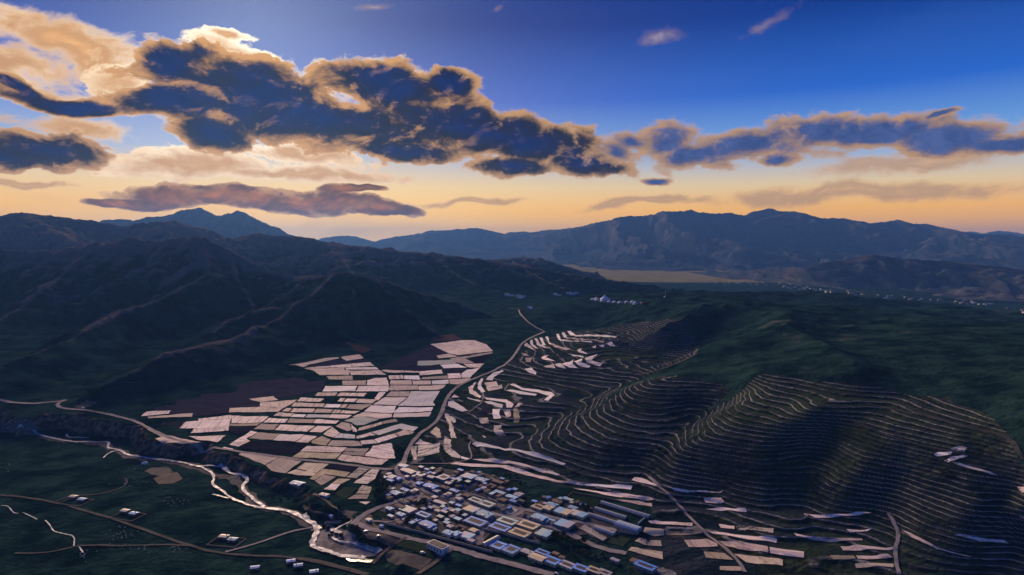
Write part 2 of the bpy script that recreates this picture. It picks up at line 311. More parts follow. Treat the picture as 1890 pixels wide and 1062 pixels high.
Z = Z + (1 - sstep(rock, 0.2, 0.6)) * fbm(X, Y, 30, 4) * 0.5
# ------------------------------------------------------------------ photograph point -> point on the land
def at(u, v, zg=None):
    zg = Z if zg is None else zg
    a, b = ray(u, v); yy = np.exp(np.linspace(T[0], T[-1], 2200))
    zt = bil(zg, np.full(yy.shape, a), np.log(yy)); zr = CAM_H + b * yy
    hit = np.nonzero(zt >= zr)[0]
    if len(hit) == 0: return (a * yy[-1], yy[-1])
    i = hit[0]
    if i == 0: return (a * yy[0], yy[0])
    e0, e1 = zr[i - 1] - zt[i - 1], zr[i] - zt[i]; f = e0 / (e0 - e1); y = yy[i - 1] + f * (yy[i] - yy[i - 1])
    return (a * y, y)
def gz(x, y):
    x = np.asarray(x, float); y = np.asarray(y, float); return bil(Z, x / y, np.log(y))
def in_poly(px, py, poly):
    c = np.zeros(px.shape, bool); n = len(poly)
    for i in range(n):
        x0, y0 = poly[i]; x1, y1 = poly[(i + 1) % n]
        if y0 == y1: continue
        c ^= ((y0 > py) != (y1 > py)) & (px < (x1 - x0) * (py - y0) / (y1 - y0) + x0)
    return c
# ------------------------------------------------------------------ gullies and noses of the terraced slopes
for px, amp, wd in [([(1350,722),(1315,750),(1275,785),(1240,810),(1190,850)], -13, 34), ([(1518,800),(1512,840),(1500,880),(1478,925)], -12, 30), ([(1190,690),(1130,715),(1080,745),(1030,765),(960,800)], -9, 40), ([(1690,850),(1660,890),(1640,940)], -7, 30),
                    ([(1220,715),(1180,760),(1140,810),(1110,850)], 8, 60), ([(1430,745),(1410,800),(1390,850),(1370,890)], 9, 55), ([(1600,800),(1600,850),(1590,900)], 7, 45), ([(1740,850),(1765,890),(1770,930)], 9, 42), ([(1240,640),(1200,660),(1150,690)], 6, 45), ([(1850,800),(1840,850),(1850,900)], -6, 35)]:
    pts = [(*at(*p), 0) for p in px]; d, _, _ = poly_dist(X + 8 * fbm(X, Y, 50, 3), Y + 8 * fbm(X, Y + 99, 50, 3), pts); Z = Z + 0.55 * amp * np.exp(-(d / wd) ** 2)
# ------------------------------------------------------------------ terraces cut into the slopes
TERR = [  # outline, step height
 ([(975,640),(1060,610),(1190,592),(1235,590),(1290,630),(1285,655),(1160,705),(1100,760),(1180,705),(1290,698),(1350,716),(1300,765),(1400,690),(1520,705),(1640,720),(1740,735),(1830,775),(1880,830),(1900,900),(1910,1000),(1900,1062),(1160,1062),(1190,985),(1215,960),(1190,925),(1080,905),(960,880),(870,858),(800,860),(745,850),(790,800),(830,735),(900,690),(950,660)], 3.0),
]
terr = np.zeros(Z.shape)
for outl, st in TERR:
    w = [at(*p) for p in outl]; terr = np.maximum(terr, in_poly(X + 6 * fbm(X, Y, 60, 3), Y + 6 * fbm(X + 90, Y, 60, 3), w).astype(float))
def blur(a, n):
    for _ in range(n):
        a = (np.roll(a, 1, 0) + np.roll(a, -1, 0) + 2 * a) / 4; a = (np.roll(a, 1, 1) + np.roll(a, -1, 1) + 2 * a) / 4
    return a
terr = blur(terr, 2)
STEP = 3.0
ph = (Z + 2.6 * fbm(X, Y, 420, 2) + 0.3 * fbm(X, Y, 60, 3)) / STEP; lev = np.floor(ph); fr = ph - lev
rise = sstep(fr, 0.62, 0.95); rise = rise * 0.88 + fr * 0.12
Zt = Z + (lev + rise - ph) * STEP
riser = np.exp(-((fr - 0.78) / 0.15) ** 2) * terr
lip = (np.exp(-((fr - 1.0) / 0.10) ** 2) + np.exp(-(fr / 0.10) ** 2)) * terr
Z = Z * (1 - terr) + Zt * terr
_seg = np.floor((fbm(X, Y, 260, 2) + 1.5) * 5 + lev * 0.7)
tone = np.modf(np.abs(np.sin(lev * 12.9898 + _seg * 78.233) * 43758.5453))[0] * terr
terr_lev = np.where(terr > 0.5, lev, -99).astype(int)
# ------------------------------------------------------------------ mesh helpers
def mesh_obj(name, verts, faces, mats, parent=None, smooth=False, matidx=None):
    me = bpy.data.meshes.new(name); me.from_pydata(verts, [], faces)
    for mt in (mats if isinstance(mats, (list, tuple)) else [mats]): me.materials.append(mt)
    if matidx is not None: me.polygons.foreach_set('material_index', matidx)
    if smooth: me.polygons.foreach_set('use_smooth', [True] * len(me.polygons))
    me.update(); o = bpy.data.objects.new(name, me); COL.objects.link(o)
    if parent: o.parent = parent
    return o
def fast_mesh(name, V, Q, mat, normals=None, attrs=None, parent=None):       # numpy quads
    me = bpy.data.meshes.new(name); me.vertices.add(len(V)); me.vertices.foreach_set('co', V.astype(np.float32).ravel())
    me.loops.add(Q.size); me.loops.foreach_set('vertex_index', Q.astype(np.int32).ravel())
    me.polygons.add(len(Q)); me.polygons.foreach_set('loop_start', np.arange(0, Q.size, Q.shape[1], dtype=np.int32))
    me.polygons.foreach_set('use_smooth', np.ones(len(Q), bool)); me.update(calc_edges=True)
    me.materials.append(mat)
    for k, a in (attrs or {}).items():
        at_ = me.attributes.new(k, 'FLOAT', 'POINT'); at_.data.foreach_set('value', a.astype(np.float32))
    if normals is not None: me.normals_split_custom_set_from_vertices([tuple(n) for n in normals])
    o = bpy.data.objects.new(name, me); COL.objects.link(o)
    if parent: o.parent = parent
    return o
def tag(o, label=None, cat=None, group=None, kind=None):
    for k, q in (('label', label), ('category', cat), ('group', group), ('kind', kind)):
        if q: o[k] = q
    return o
def grid_quads(nr, nc):
    i = np.arange(nr * nc).reshape(nr, nc)
    return np.stack([i[:-1, :-1], i[:-1, 1:], i[1:, 1:], i[1:, :-1]], -1).reshape(-1, 4)
def split_surface(P, Q, N, attrs, fid, ids, mat):            # cut one surface into objects along face ids
    out = {}
    for k in ids:
        q = Q[fid == k]
        if len(q) == 0: continue
        u, inv = np.unique(q, return_inverse=True); q2 = inv.reshape(q.shape)
        name, parent = ids[k]
        out[k] = fast_mesh(name, P[u], q2, mat, None if N is None else N[u], {a: b[u] for a, b in attrs.items()}, parent)
    return out
def surf_normals(P3):                                        # P3: nr x nc x 3
    du = np.gradient(P3, axis=1); dv = np.gradient(P3, axis=0); n = np.cross(du, dv); n /= np.linalg.norm(n, axis=-1, keepdims=True)
    return n.reshape(-1, 3)
# ------------------------------------------------------------------ materials
def new_mat(name):
    m = bpy.data.materials.new(name); m.use_nodes = True; t = m.node_tree; b = t.nodes['Principled BSDF']
    b.inputs['Specular IOR Level'].default_value = 0.06; b.inputs['Roughness'].default_value = 0.9
    return m, NB(t), b
def bump(k, b, h, strength, dist):
    bn = k.n('ShaderNodeBump'); bn.inputs['Strength'].default_value = strength; bn.inputs['Distance'].default_value = dist
    k.put(bn.inputs['Height'], h); k.t.links.new(bn.outputs[0], b.inputs['Normal'])
def attr(k, n): 
    a = k.n('ShaderNodeAttribute', attribute_name=n); return a.outputs['Fac']
M = {}
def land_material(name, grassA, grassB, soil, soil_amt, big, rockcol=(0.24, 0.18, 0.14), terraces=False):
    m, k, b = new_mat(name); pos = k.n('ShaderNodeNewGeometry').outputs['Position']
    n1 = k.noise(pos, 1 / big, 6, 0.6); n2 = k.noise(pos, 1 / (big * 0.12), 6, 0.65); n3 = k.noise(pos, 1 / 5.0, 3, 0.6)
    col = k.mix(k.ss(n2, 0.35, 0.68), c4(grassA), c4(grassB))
    so = k.m('ADD', k.m('ADD', n1, k.m('MULTIPLY', k.m('SUBTRACT', n2, 0.5), 0.5)), k.m('MULTIPLY', attr(k, 'bare'), 0.34))  # bare: exposed soil plus lit ridges painted on the near hills
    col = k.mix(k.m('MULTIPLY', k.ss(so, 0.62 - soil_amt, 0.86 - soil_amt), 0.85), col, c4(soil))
    if terraces:
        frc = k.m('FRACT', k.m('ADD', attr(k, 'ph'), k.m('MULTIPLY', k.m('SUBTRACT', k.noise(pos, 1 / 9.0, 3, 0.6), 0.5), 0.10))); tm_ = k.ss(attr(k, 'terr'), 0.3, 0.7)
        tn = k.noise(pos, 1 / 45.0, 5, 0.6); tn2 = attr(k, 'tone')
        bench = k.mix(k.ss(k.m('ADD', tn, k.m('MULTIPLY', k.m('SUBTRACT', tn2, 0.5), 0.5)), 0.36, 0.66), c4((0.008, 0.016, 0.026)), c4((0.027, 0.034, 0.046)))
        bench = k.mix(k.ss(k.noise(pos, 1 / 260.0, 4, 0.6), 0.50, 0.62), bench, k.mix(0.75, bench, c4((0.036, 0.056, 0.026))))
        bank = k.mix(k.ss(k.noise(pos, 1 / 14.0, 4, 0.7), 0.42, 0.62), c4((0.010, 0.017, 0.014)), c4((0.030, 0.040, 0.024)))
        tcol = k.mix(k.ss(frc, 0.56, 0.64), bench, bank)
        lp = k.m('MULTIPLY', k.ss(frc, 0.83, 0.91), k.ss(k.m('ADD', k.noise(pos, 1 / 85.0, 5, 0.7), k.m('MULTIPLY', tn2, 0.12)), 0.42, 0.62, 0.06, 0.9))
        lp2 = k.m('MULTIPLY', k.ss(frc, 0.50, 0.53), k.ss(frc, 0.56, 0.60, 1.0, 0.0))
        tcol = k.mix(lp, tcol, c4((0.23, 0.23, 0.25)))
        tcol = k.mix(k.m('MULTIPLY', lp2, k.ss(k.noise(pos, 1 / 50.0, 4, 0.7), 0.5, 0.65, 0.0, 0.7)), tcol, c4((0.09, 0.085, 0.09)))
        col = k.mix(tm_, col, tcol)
    rk = k.ss(k.m('ADD', attr(k, 'rock'), k.m('MULTIPLY', k.m('SUBTRACT', k.noise(pos, 1 / 22.0, 6, 0.7), 0.5), 1.2)), 0.45, 0.75)
    col = k.mix(rk, col, k.mix(k.ss(k.noise(pos, 1 / 9.0, 5, 0.7), 0.4, 0.66), c4((0.04, 0.032, 0.028)), c4(rockcol)))
    col = k.mix(k.ss(n3, 0.3, 0.75, 0.0, 0.35), col, k.mix(1.0, col, c4((1.5, 1.5, 1.45)), 'MULTIPLY'))
    k.t.links.new(col, b.inputs['Base Color']); b.inputs['Roughness'].default_value = 1.0; b.inputs['Specular IOR Level'].default_value = 0.0
    bump(k, b, k.m('ADD', n3, k.m('MULTIPLY', k.noise(pos, 1 / 16.0, 4, 0.6), 3.0)), 0.9, 1.6)
    return m
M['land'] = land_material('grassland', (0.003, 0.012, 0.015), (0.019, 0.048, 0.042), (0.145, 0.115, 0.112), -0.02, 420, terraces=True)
M['far'] = land_material('mountain', (0.030, 0.046, 0.072), (0.055, 0.070, 0.098), (0.10, 0.092, 0.098), 0.16, 900)  # blue of distant haze put into the base colour, beside the haze volume
# ------------------------------------------------------------------ the land as objects
P3 = np.stack([X, Y, Z], -1); N = surf_normals(np.stack([X, Y, Z * (1 - terr) + blur(Z, 1) * terr], -1)); Q = grid_quads(NR, NC)
_cv = Z - blur(Z, 30); convex = sstep(_cv, 0.6, 5.0)
bare = 0.40 * hill_h * convex + hill_h * (0.9 * sstep(Z, 120, 290) + 0.08) + 0.5 * sstep(Z - Zb, 2, 14) * np.exp(-(dmin / 13) ** 2) + 0.5 * hill_h * np.clip(gl - 1.0, 0, 1)  # soil on high hills; convex and spur-crest terms paint lit ridges into the colour
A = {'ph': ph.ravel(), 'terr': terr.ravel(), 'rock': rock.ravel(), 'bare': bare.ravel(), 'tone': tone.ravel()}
fq = own.ravel()[Q[:, 0]].copy(); tl = terr_lev.ravel()[Q[:, 0]]
cx = X.ravel()[Q[:, 0]]
fq[tl > -99] = 100 + tl[tl > -99] 
ids = {0: ('ground', None)}
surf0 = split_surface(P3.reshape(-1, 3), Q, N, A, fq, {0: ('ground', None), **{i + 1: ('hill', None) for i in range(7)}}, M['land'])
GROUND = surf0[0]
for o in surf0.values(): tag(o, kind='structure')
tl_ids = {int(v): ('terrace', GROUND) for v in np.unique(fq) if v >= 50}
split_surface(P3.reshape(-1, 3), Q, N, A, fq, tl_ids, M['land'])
# valley floor beyond and under everything, to the horizon
vx = np.linspace(-26000, 26000, 60); vy = np.concatenate([np.linspace(-3000, 5300, 8), np.linspace(5600, 30500, 50)])
gx, gy = np.meshgrid(vx, vy); gzv = np.where(gy < 5500, -90.0, -44.0)
pv = np.stack([gx, gy, gzv], -1)
M['meadow'] = land_material('valley_meadow', (0.16, 0.15, 0.06), (0.26, 0.23, 0.11), (0.20, 0.16, 0.12), 0.05, 1500)
vf = fast_mesh('valley_floor', pv.reshape(-1, 3), grid_quads(len(vy), len(vx)), M['meadow']); tag(vf, kind='structure')
# ------------------------------------------------------------------ far mountain ranges
def mountain_range(name, crest, foot, depth, back, lam, amp, rows=120, cols=520, jag=1.0, mat='far'):
    pts = np.array([w_d(*p) for p in crest]); L = np.concatenate([[0], np.cumsum(np.hypot(np.diff(pts[:, 0]), np.diff(pts[:, 1])))])
    l = np.linspace(0, L[-1], cols); cxx = np.interp(l, L, pts[:, 0]); cyy = np.interp(l, L, pts[:, 1]); ch = np.interp(l, L, pts[:, 2])
    ch = ch + jag * fbm(l, l * 0 + 3.3, lam * 0.30, 6, 0.6) * 0.035 * (ch.max() - foot)
    d = np.concatenate([np.linspace(-1, 0, int(rows * 0.75)), np.linspace(0, 1, int(rows * 0.25))[1:]])
    D, LL = np.meshgrid(d, l, indexing='ij')
    dist = np.where(D < 0, D * depth, D * back); a = np.abs(D)
    x = cxx[None] + 0 * D; y = cyy[None] + dist
    prof = (1 - a) ** 1.15
    wl = LL + 0.35 * lam * fbm(LL, dist, lam * 1.5, 3) + dist * 0.25
    spur = np.minimum(ridged(wl, dist * 0.32, lam, 5) - 1.25, 0)
    spur2 = np.minimum(ridged(wl + 999, dist * 0.8, lam * 0.33, 4) - 1.2, 0)
    z = foot + (ch[None] - foot) * prof
    env = np.clip(a * 6, 0, 1) * (1 - a) ** 0.5
    z = z + (ch[None] - foot) * amp * env * (spur * 0.75 + spur2 * 0.25)
    z = np.maximum(z, foot - 40 * a)
    P = np.stack([x, y, z], -1)
    o = fast_mesh(name, P.reshape(-1, 3), grid_quads(*x.shape), M[mat], None, {'bare': sstep(z, 100, 700).ravel() * 0.6})
    return tag(o, kind='structure')
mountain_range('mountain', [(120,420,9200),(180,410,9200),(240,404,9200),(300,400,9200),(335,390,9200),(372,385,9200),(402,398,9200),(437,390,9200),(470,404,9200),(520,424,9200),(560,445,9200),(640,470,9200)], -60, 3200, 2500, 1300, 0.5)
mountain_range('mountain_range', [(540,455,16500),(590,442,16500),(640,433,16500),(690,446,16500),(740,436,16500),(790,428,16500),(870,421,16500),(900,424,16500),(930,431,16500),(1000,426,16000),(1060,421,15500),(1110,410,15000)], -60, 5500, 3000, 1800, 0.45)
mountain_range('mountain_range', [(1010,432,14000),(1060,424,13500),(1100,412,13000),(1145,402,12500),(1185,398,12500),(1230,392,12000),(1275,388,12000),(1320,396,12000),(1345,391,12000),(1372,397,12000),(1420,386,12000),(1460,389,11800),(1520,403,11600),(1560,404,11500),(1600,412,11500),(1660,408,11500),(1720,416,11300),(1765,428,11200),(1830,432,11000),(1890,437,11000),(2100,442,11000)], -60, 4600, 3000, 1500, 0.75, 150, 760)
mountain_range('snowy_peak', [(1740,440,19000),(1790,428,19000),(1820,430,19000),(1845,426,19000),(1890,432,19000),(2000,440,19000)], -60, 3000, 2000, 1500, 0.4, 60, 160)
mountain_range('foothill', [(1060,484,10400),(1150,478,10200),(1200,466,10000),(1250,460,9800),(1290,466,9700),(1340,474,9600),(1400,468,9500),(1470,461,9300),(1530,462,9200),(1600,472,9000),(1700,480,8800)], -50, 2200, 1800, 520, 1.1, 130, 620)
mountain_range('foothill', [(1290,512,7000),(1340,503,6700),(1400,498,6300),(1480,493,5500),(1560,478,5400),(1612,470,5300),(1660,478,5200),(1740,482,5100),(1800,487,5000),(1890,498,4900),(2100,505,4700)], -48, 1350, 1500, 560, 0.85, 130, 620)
# ------------------------------------------------------------------ draped sheets: fields, roads, water
def crop(ox, oy, s): return lambda pts: [(ox + x * s, oy + y * s) for x, y in pts]
cA = crop(250, 640, 0.18837); cB = crop(520, 610, 0.21657); cC = crop(400, 760, 0.21164); cD = crop(740, 580, 0.28249); cE = crop(1140, 860, 0.21164)
cF = crop(1490, 780, 0.2656); cH = crop(820, 660, 0.27513); cV1 = crop(700, 840, 0.16009); cV2 = crop(940, 880, 0.16009); cV3 = crop(560, 900, 0.15873); cV4 = crop(860, 960, 0.17989); c6 = crop(0, 700, 0.34091); c1 = lambda p: p
def sheet_from_world(name, w, mat, off, spacing, parent, axis=None):
    n = len(w); pts = []; 
    for i in range(n):
        x0, y0 = w[i]; x1, y1 = w[(i + 1) % n]; k = max(1, int(math.hypot(x1 - x0, y1 - y0) / spacing))
        for j in range(k): pts.append(Vector((x0 + (x1 - x0) * j / k, y0 + (y1 - y0) * j / k)))
    nb = len(pts); xs = [p[0] for p in pts]; ys = [p[1] for p in pts]
    gx, gy = np.meshgrid(np.arange(min(xs) + spacing * .5, max(xs), spacing), np.arange(min(ys) + spacing * .5, max(ys), spacing)); gx = gx.ravel(); gy = gy.ravel()
    if len(gx):
        ins = in_poly(gx, gy, [(p[0], p[1]) for p in pts])
        pts += [Vector((a, b)) for a, b in zip(gx[ins], gy[ins])]
    vs, _, fs, *_r = delaunay_2d_cdt(pts, [(i, (i + 1) % nb) for i in range(nb)], [list(range(nb))], 1, 1e-4)
    vx = np.array([v[0] for v in vs]); vy = np.array([v[1] for v in vs]); vz = gz(vx, vy) + off
    fs2 = []
    for f in fs:
        a, b, c = f[0], f[1], f[2]
        if (vx[b] - vx[a]) * (vy[c] - vy[a]) - (vy[b] - vy[a]) * (vx[c] - vx[a]) < 0: f = f[::-1]
        fs2.append(tuple(f))
    o = mesh_obj(name, list(zip(vx.tolist(), vy.tolist(), vz.tolist())), fs2, mat, parent, True)
    if axis is None:
        best = 0
        for i in range(n):
            dx, dy = w[(i + 1) % n][0] - w[i][0], w[(i + 1) % n][1] - w[i][1]
            if dx * dx + dy * dy > best: best = dx * dx + dy * dy; axis = (dx / math.hypot(dx, dy), dy / math.hypot(dx, dy))
    uv = o.data.uv_layers.new(name='UVMap'); li = np.zeros(len(o.data.loops), np.int32); o.data.loops.foreach_get('vertex_index', li)
    uu = vx * axis[0] + vy * axis[1]; vv = -vx * axis[1] + vy * axis[0]
    uv.data.foreach_set('uv', np.stack([uu[li], vv[li]], -1).astype(np.float32).ravel())
    return o
def sheet(name, px, mat, off=0.45, parent=None, spacing=None, wob=0.0):
    w = [at(*p) for p in px]
    yy = sum(p[1] for p in w) / len(w)
    if wob:
        w2 = []
        for i in range(len(w)):
            x0, y0 = w[i]; x1, y1 = w[(i + 1) % len(w)]; k = max(1, int(math.hypot(x1 - x0, y1 - y0) / 9))
            for j in range(k):
                q = 0 if j == 0 else wob; w2.append((x0 + (x1 - x0) * j / k + rng.uniform(-q, q), y0 + (y1 - y0) * j / k + rng.uniform(-q, q)))
        w = w2
    return sheet_from_world(name, w, mat, off, spacing or max(3.0, yy * 0.0042), parent)
def smooth_line(w, n=3):
    for _ in range(n):
        q = [w[0]]
        for a, b in zip(w[:-1], w[1:]): q += [(a[0] * .75 + b[0] * .25, a[1] * .75 + b[1] * .25), (a[0] * .25 + b[0] * .75, a[1] * .25 + b[1] * .75)]
        w = q + [w[-1]]
    return w
def ribbon(name, px, width, mat, off=0.5, parent=None, vary=0.15, kind='structure', world=False, sm=3):
    w = smooth_line([p if world else at(*p) for p in px], sm); vs = []; fs = []; acc = 0
    # resample
    r = [w[0]]
    for a, b in zip(w[:-1], w[1:]):
        d = math.hypot(b[0] - a[0], b[1] - a[1]); k = max(1, int(d / 4.0))
        for j in range(1, k + 1): r.append((a[0] + (b[0] - a[0]) * j / k, a[1] + (b[1] - a[1]) * j / k))
    n = len(r); X_, Y_ = [], []
    wd = width if callable(width) else (lambda t: width)
    for i, p in enumerate(r):
        a = r[max(i - 1, 0)]; b = r[min(i + 1, n - 1)]; dx, dy = b[0] - a[0], b[1] - a[1]; L = math.hypot(dx, dy) or 1
        acc += 0.3; t = i / max(1, n - 1)
        h0 = wd(t) / 2 * (1 + vary * (math.sin(i * 0.37 + n) + math.sin(i * 0.91)) * .6 + rng.uniform(-vary, vary) * .5)
        h1 = wd(t) / 2 * (1 + vary * (math.sin(i * 0.29 + 2 * n) + math.sin(i * 0.83 + 1)) * .6 + rng.uniform(-vary, vary) * .5)
        for q in (h0, h0 * .33, -h1 * .33, -h1): X_.append(p[0] - dy / L * q); Y_.append(p[1] + dx / L * q)
    Zs = gz(X_, Y_) + off; Zs = Zs.reshape(-1, 4); Zs[:, 1:3] = np.maximum(Zs[:, 1:3], Zs[:, [0, 3]].mean(1, keepdims=True)); Zs = Zs.ravel()
    vs = list(zip(X_, Y_, Zs.tolist()))
    for i in range(n - 1):
        for j in range(3): fs.append((4 * i + j, 4 * i + j + 1, 4 * i + j + 5, 4 * i + j + 4))
    fs = [f[::-1] for f in fs] if (vs[fs[0][1]][0] - vs[fs[0][0]][0]) * (vs[fs[0][3]][1] - vs[fs[0][0]][1]) - (vs[fs[0][1]][1] - vs[fs[0][0]][1]) * (vs[fs[0][3]][0] - vs[fs[0][0]][0]) < 0 else fs
    o = mesh_obj(name, vs, fs, mat, parent, True)
    if kind and not parent: tag(o, kind=kind)
    return o
def field_mat(name, colA, colB, furrow, fcol, rough=0.75, spec=0.04, period=5.0, gloss=0.0):
    m, k, b = new_mat(name); uv = k.n('ShaderNodeUVMap').outputs[0]; pos = k.n('ShaderNodeNewGeometry').outputs['Position']
    oi = k.n('ShaderNodeObjectInfo').outputs['Random']
    mp = k.n('ShaderNodeMapping'); k.t.links.new(uv, mp.inputs[0]); mp.inputs['Scale'].default_value = (0.02, 1 / period, 1)
    st = k.noise(mp.outputs[0], 1.0, 4, 0.65); pat = k.noise(pos, 1 / 28.0, 5, 0.65); fine = k.noise(pos, 1 / 3.2, 3, 0.7)
    col = k.mix(k.ss(k.m('ADD', pat, k.m('MULTIPLY', k.m('SUBTRACT', oi, 0.5), 0.35)), 0.34, 0.66), c4(colA), c4(colB))
    col = k.mix(k.m('MULTIPLY', k.ss(k.m('ADD', st, k.m('MULTIPLY', k.m('SUBTRACT', fine, .5), 0.5)), 0.48, 0.62), furrow), col, c4(fcol))
    hs = k.n('ShaderNodeHueSaturation'); k.t.links.new(col, hs.inputs['Color']); k.put(hs.inputs['Value'], k.m('ADD', 0.82, k.m('MULTIPLY', oi, 0.36)))
    k.t.links.new(hs.outputs[0], b.inputs['Base Color']); b.inputs['Roughness'].default_value = rough; b.inputs['Specular IOR Level'].default_value = spec
    bump(k, b, k.m('ADD', st, k.m('MULTIPLY', fine, 0.4)), 0.5, 0.35)
    return m
FM = {
 'p': field_mat('pale_film_field', (0.68, 0.54, 0.50), (0.88, 0.75, 0.71), 0.75, (0.34, 0.25, 0.23)),
 'w': field_mat('bright_film_field', (0.82, 0.73, 0.71), (0.92, 0.87, 0.86), 0.5, (0.54, 0.46, 0.45)),
 'b': field_mat('bluish_film_field', (0.70, 0.70, 0.74), (0.86, 0.84, 0.86), 0.45, (0.46, 0.44, 0.46)),
 't': field_mat('taupe_field', (0.30, 0.24, 0.25), (0.44, 0.36, 0.36), 0.6, (0.17, 0.13, 0.14)),
 'e': field_mat('teal_field', (0.36, 0.43, 0.46), (0.56, 0.57, 0.59), 0.35, (0.20, 0.23, 0.26)),
 's': field_mat('striped_field', (0.58, 0.50, 0.44), (0.66, 0.60, 0.56), 1.0, (0.045, 0.04, 0.04), period=7.5),
 'd': field_mat('dark_striped_field', (0.30, 0.27, 0.26), (0.36, 0.33, 0.33), 1.0, (0.03, 0.032, 0.036), period=7.5),
 'o': field_mat('ploughed_field', (0.026, 0.024, 0.042), (0.042, 0.036, 0.056), 0.6, (0.014, 0.016, 0.028), 0.95, 0.0),
 'r': field_mat('red_soil_field', (0.075, 0.042, 0.045), (0.10, 0.06, 0.058), 0.4, (0.04, 0.028, 0.034), 0.95, 0.0),
 'n': field_mat('dark_soil_field', (0.012, 0.013, 0.024), (0.022, 0.021, 0.034), 0.5, (0.008, 0.009, 0.016), 0.95, 0.0),
 'g': field_mat('green_field', (0.018, 0.034, 0.024), (0.030, 0.048, 0.030), 0.4, (0.012, 0.02, 0.018), 0.95, 0.0),
 'y': field_mat('straw_field', (0.42, 0.36, 0.26), (0.54, 0.47, 0.38), 0.6, (0.24, 0.18, 0.14)),
}
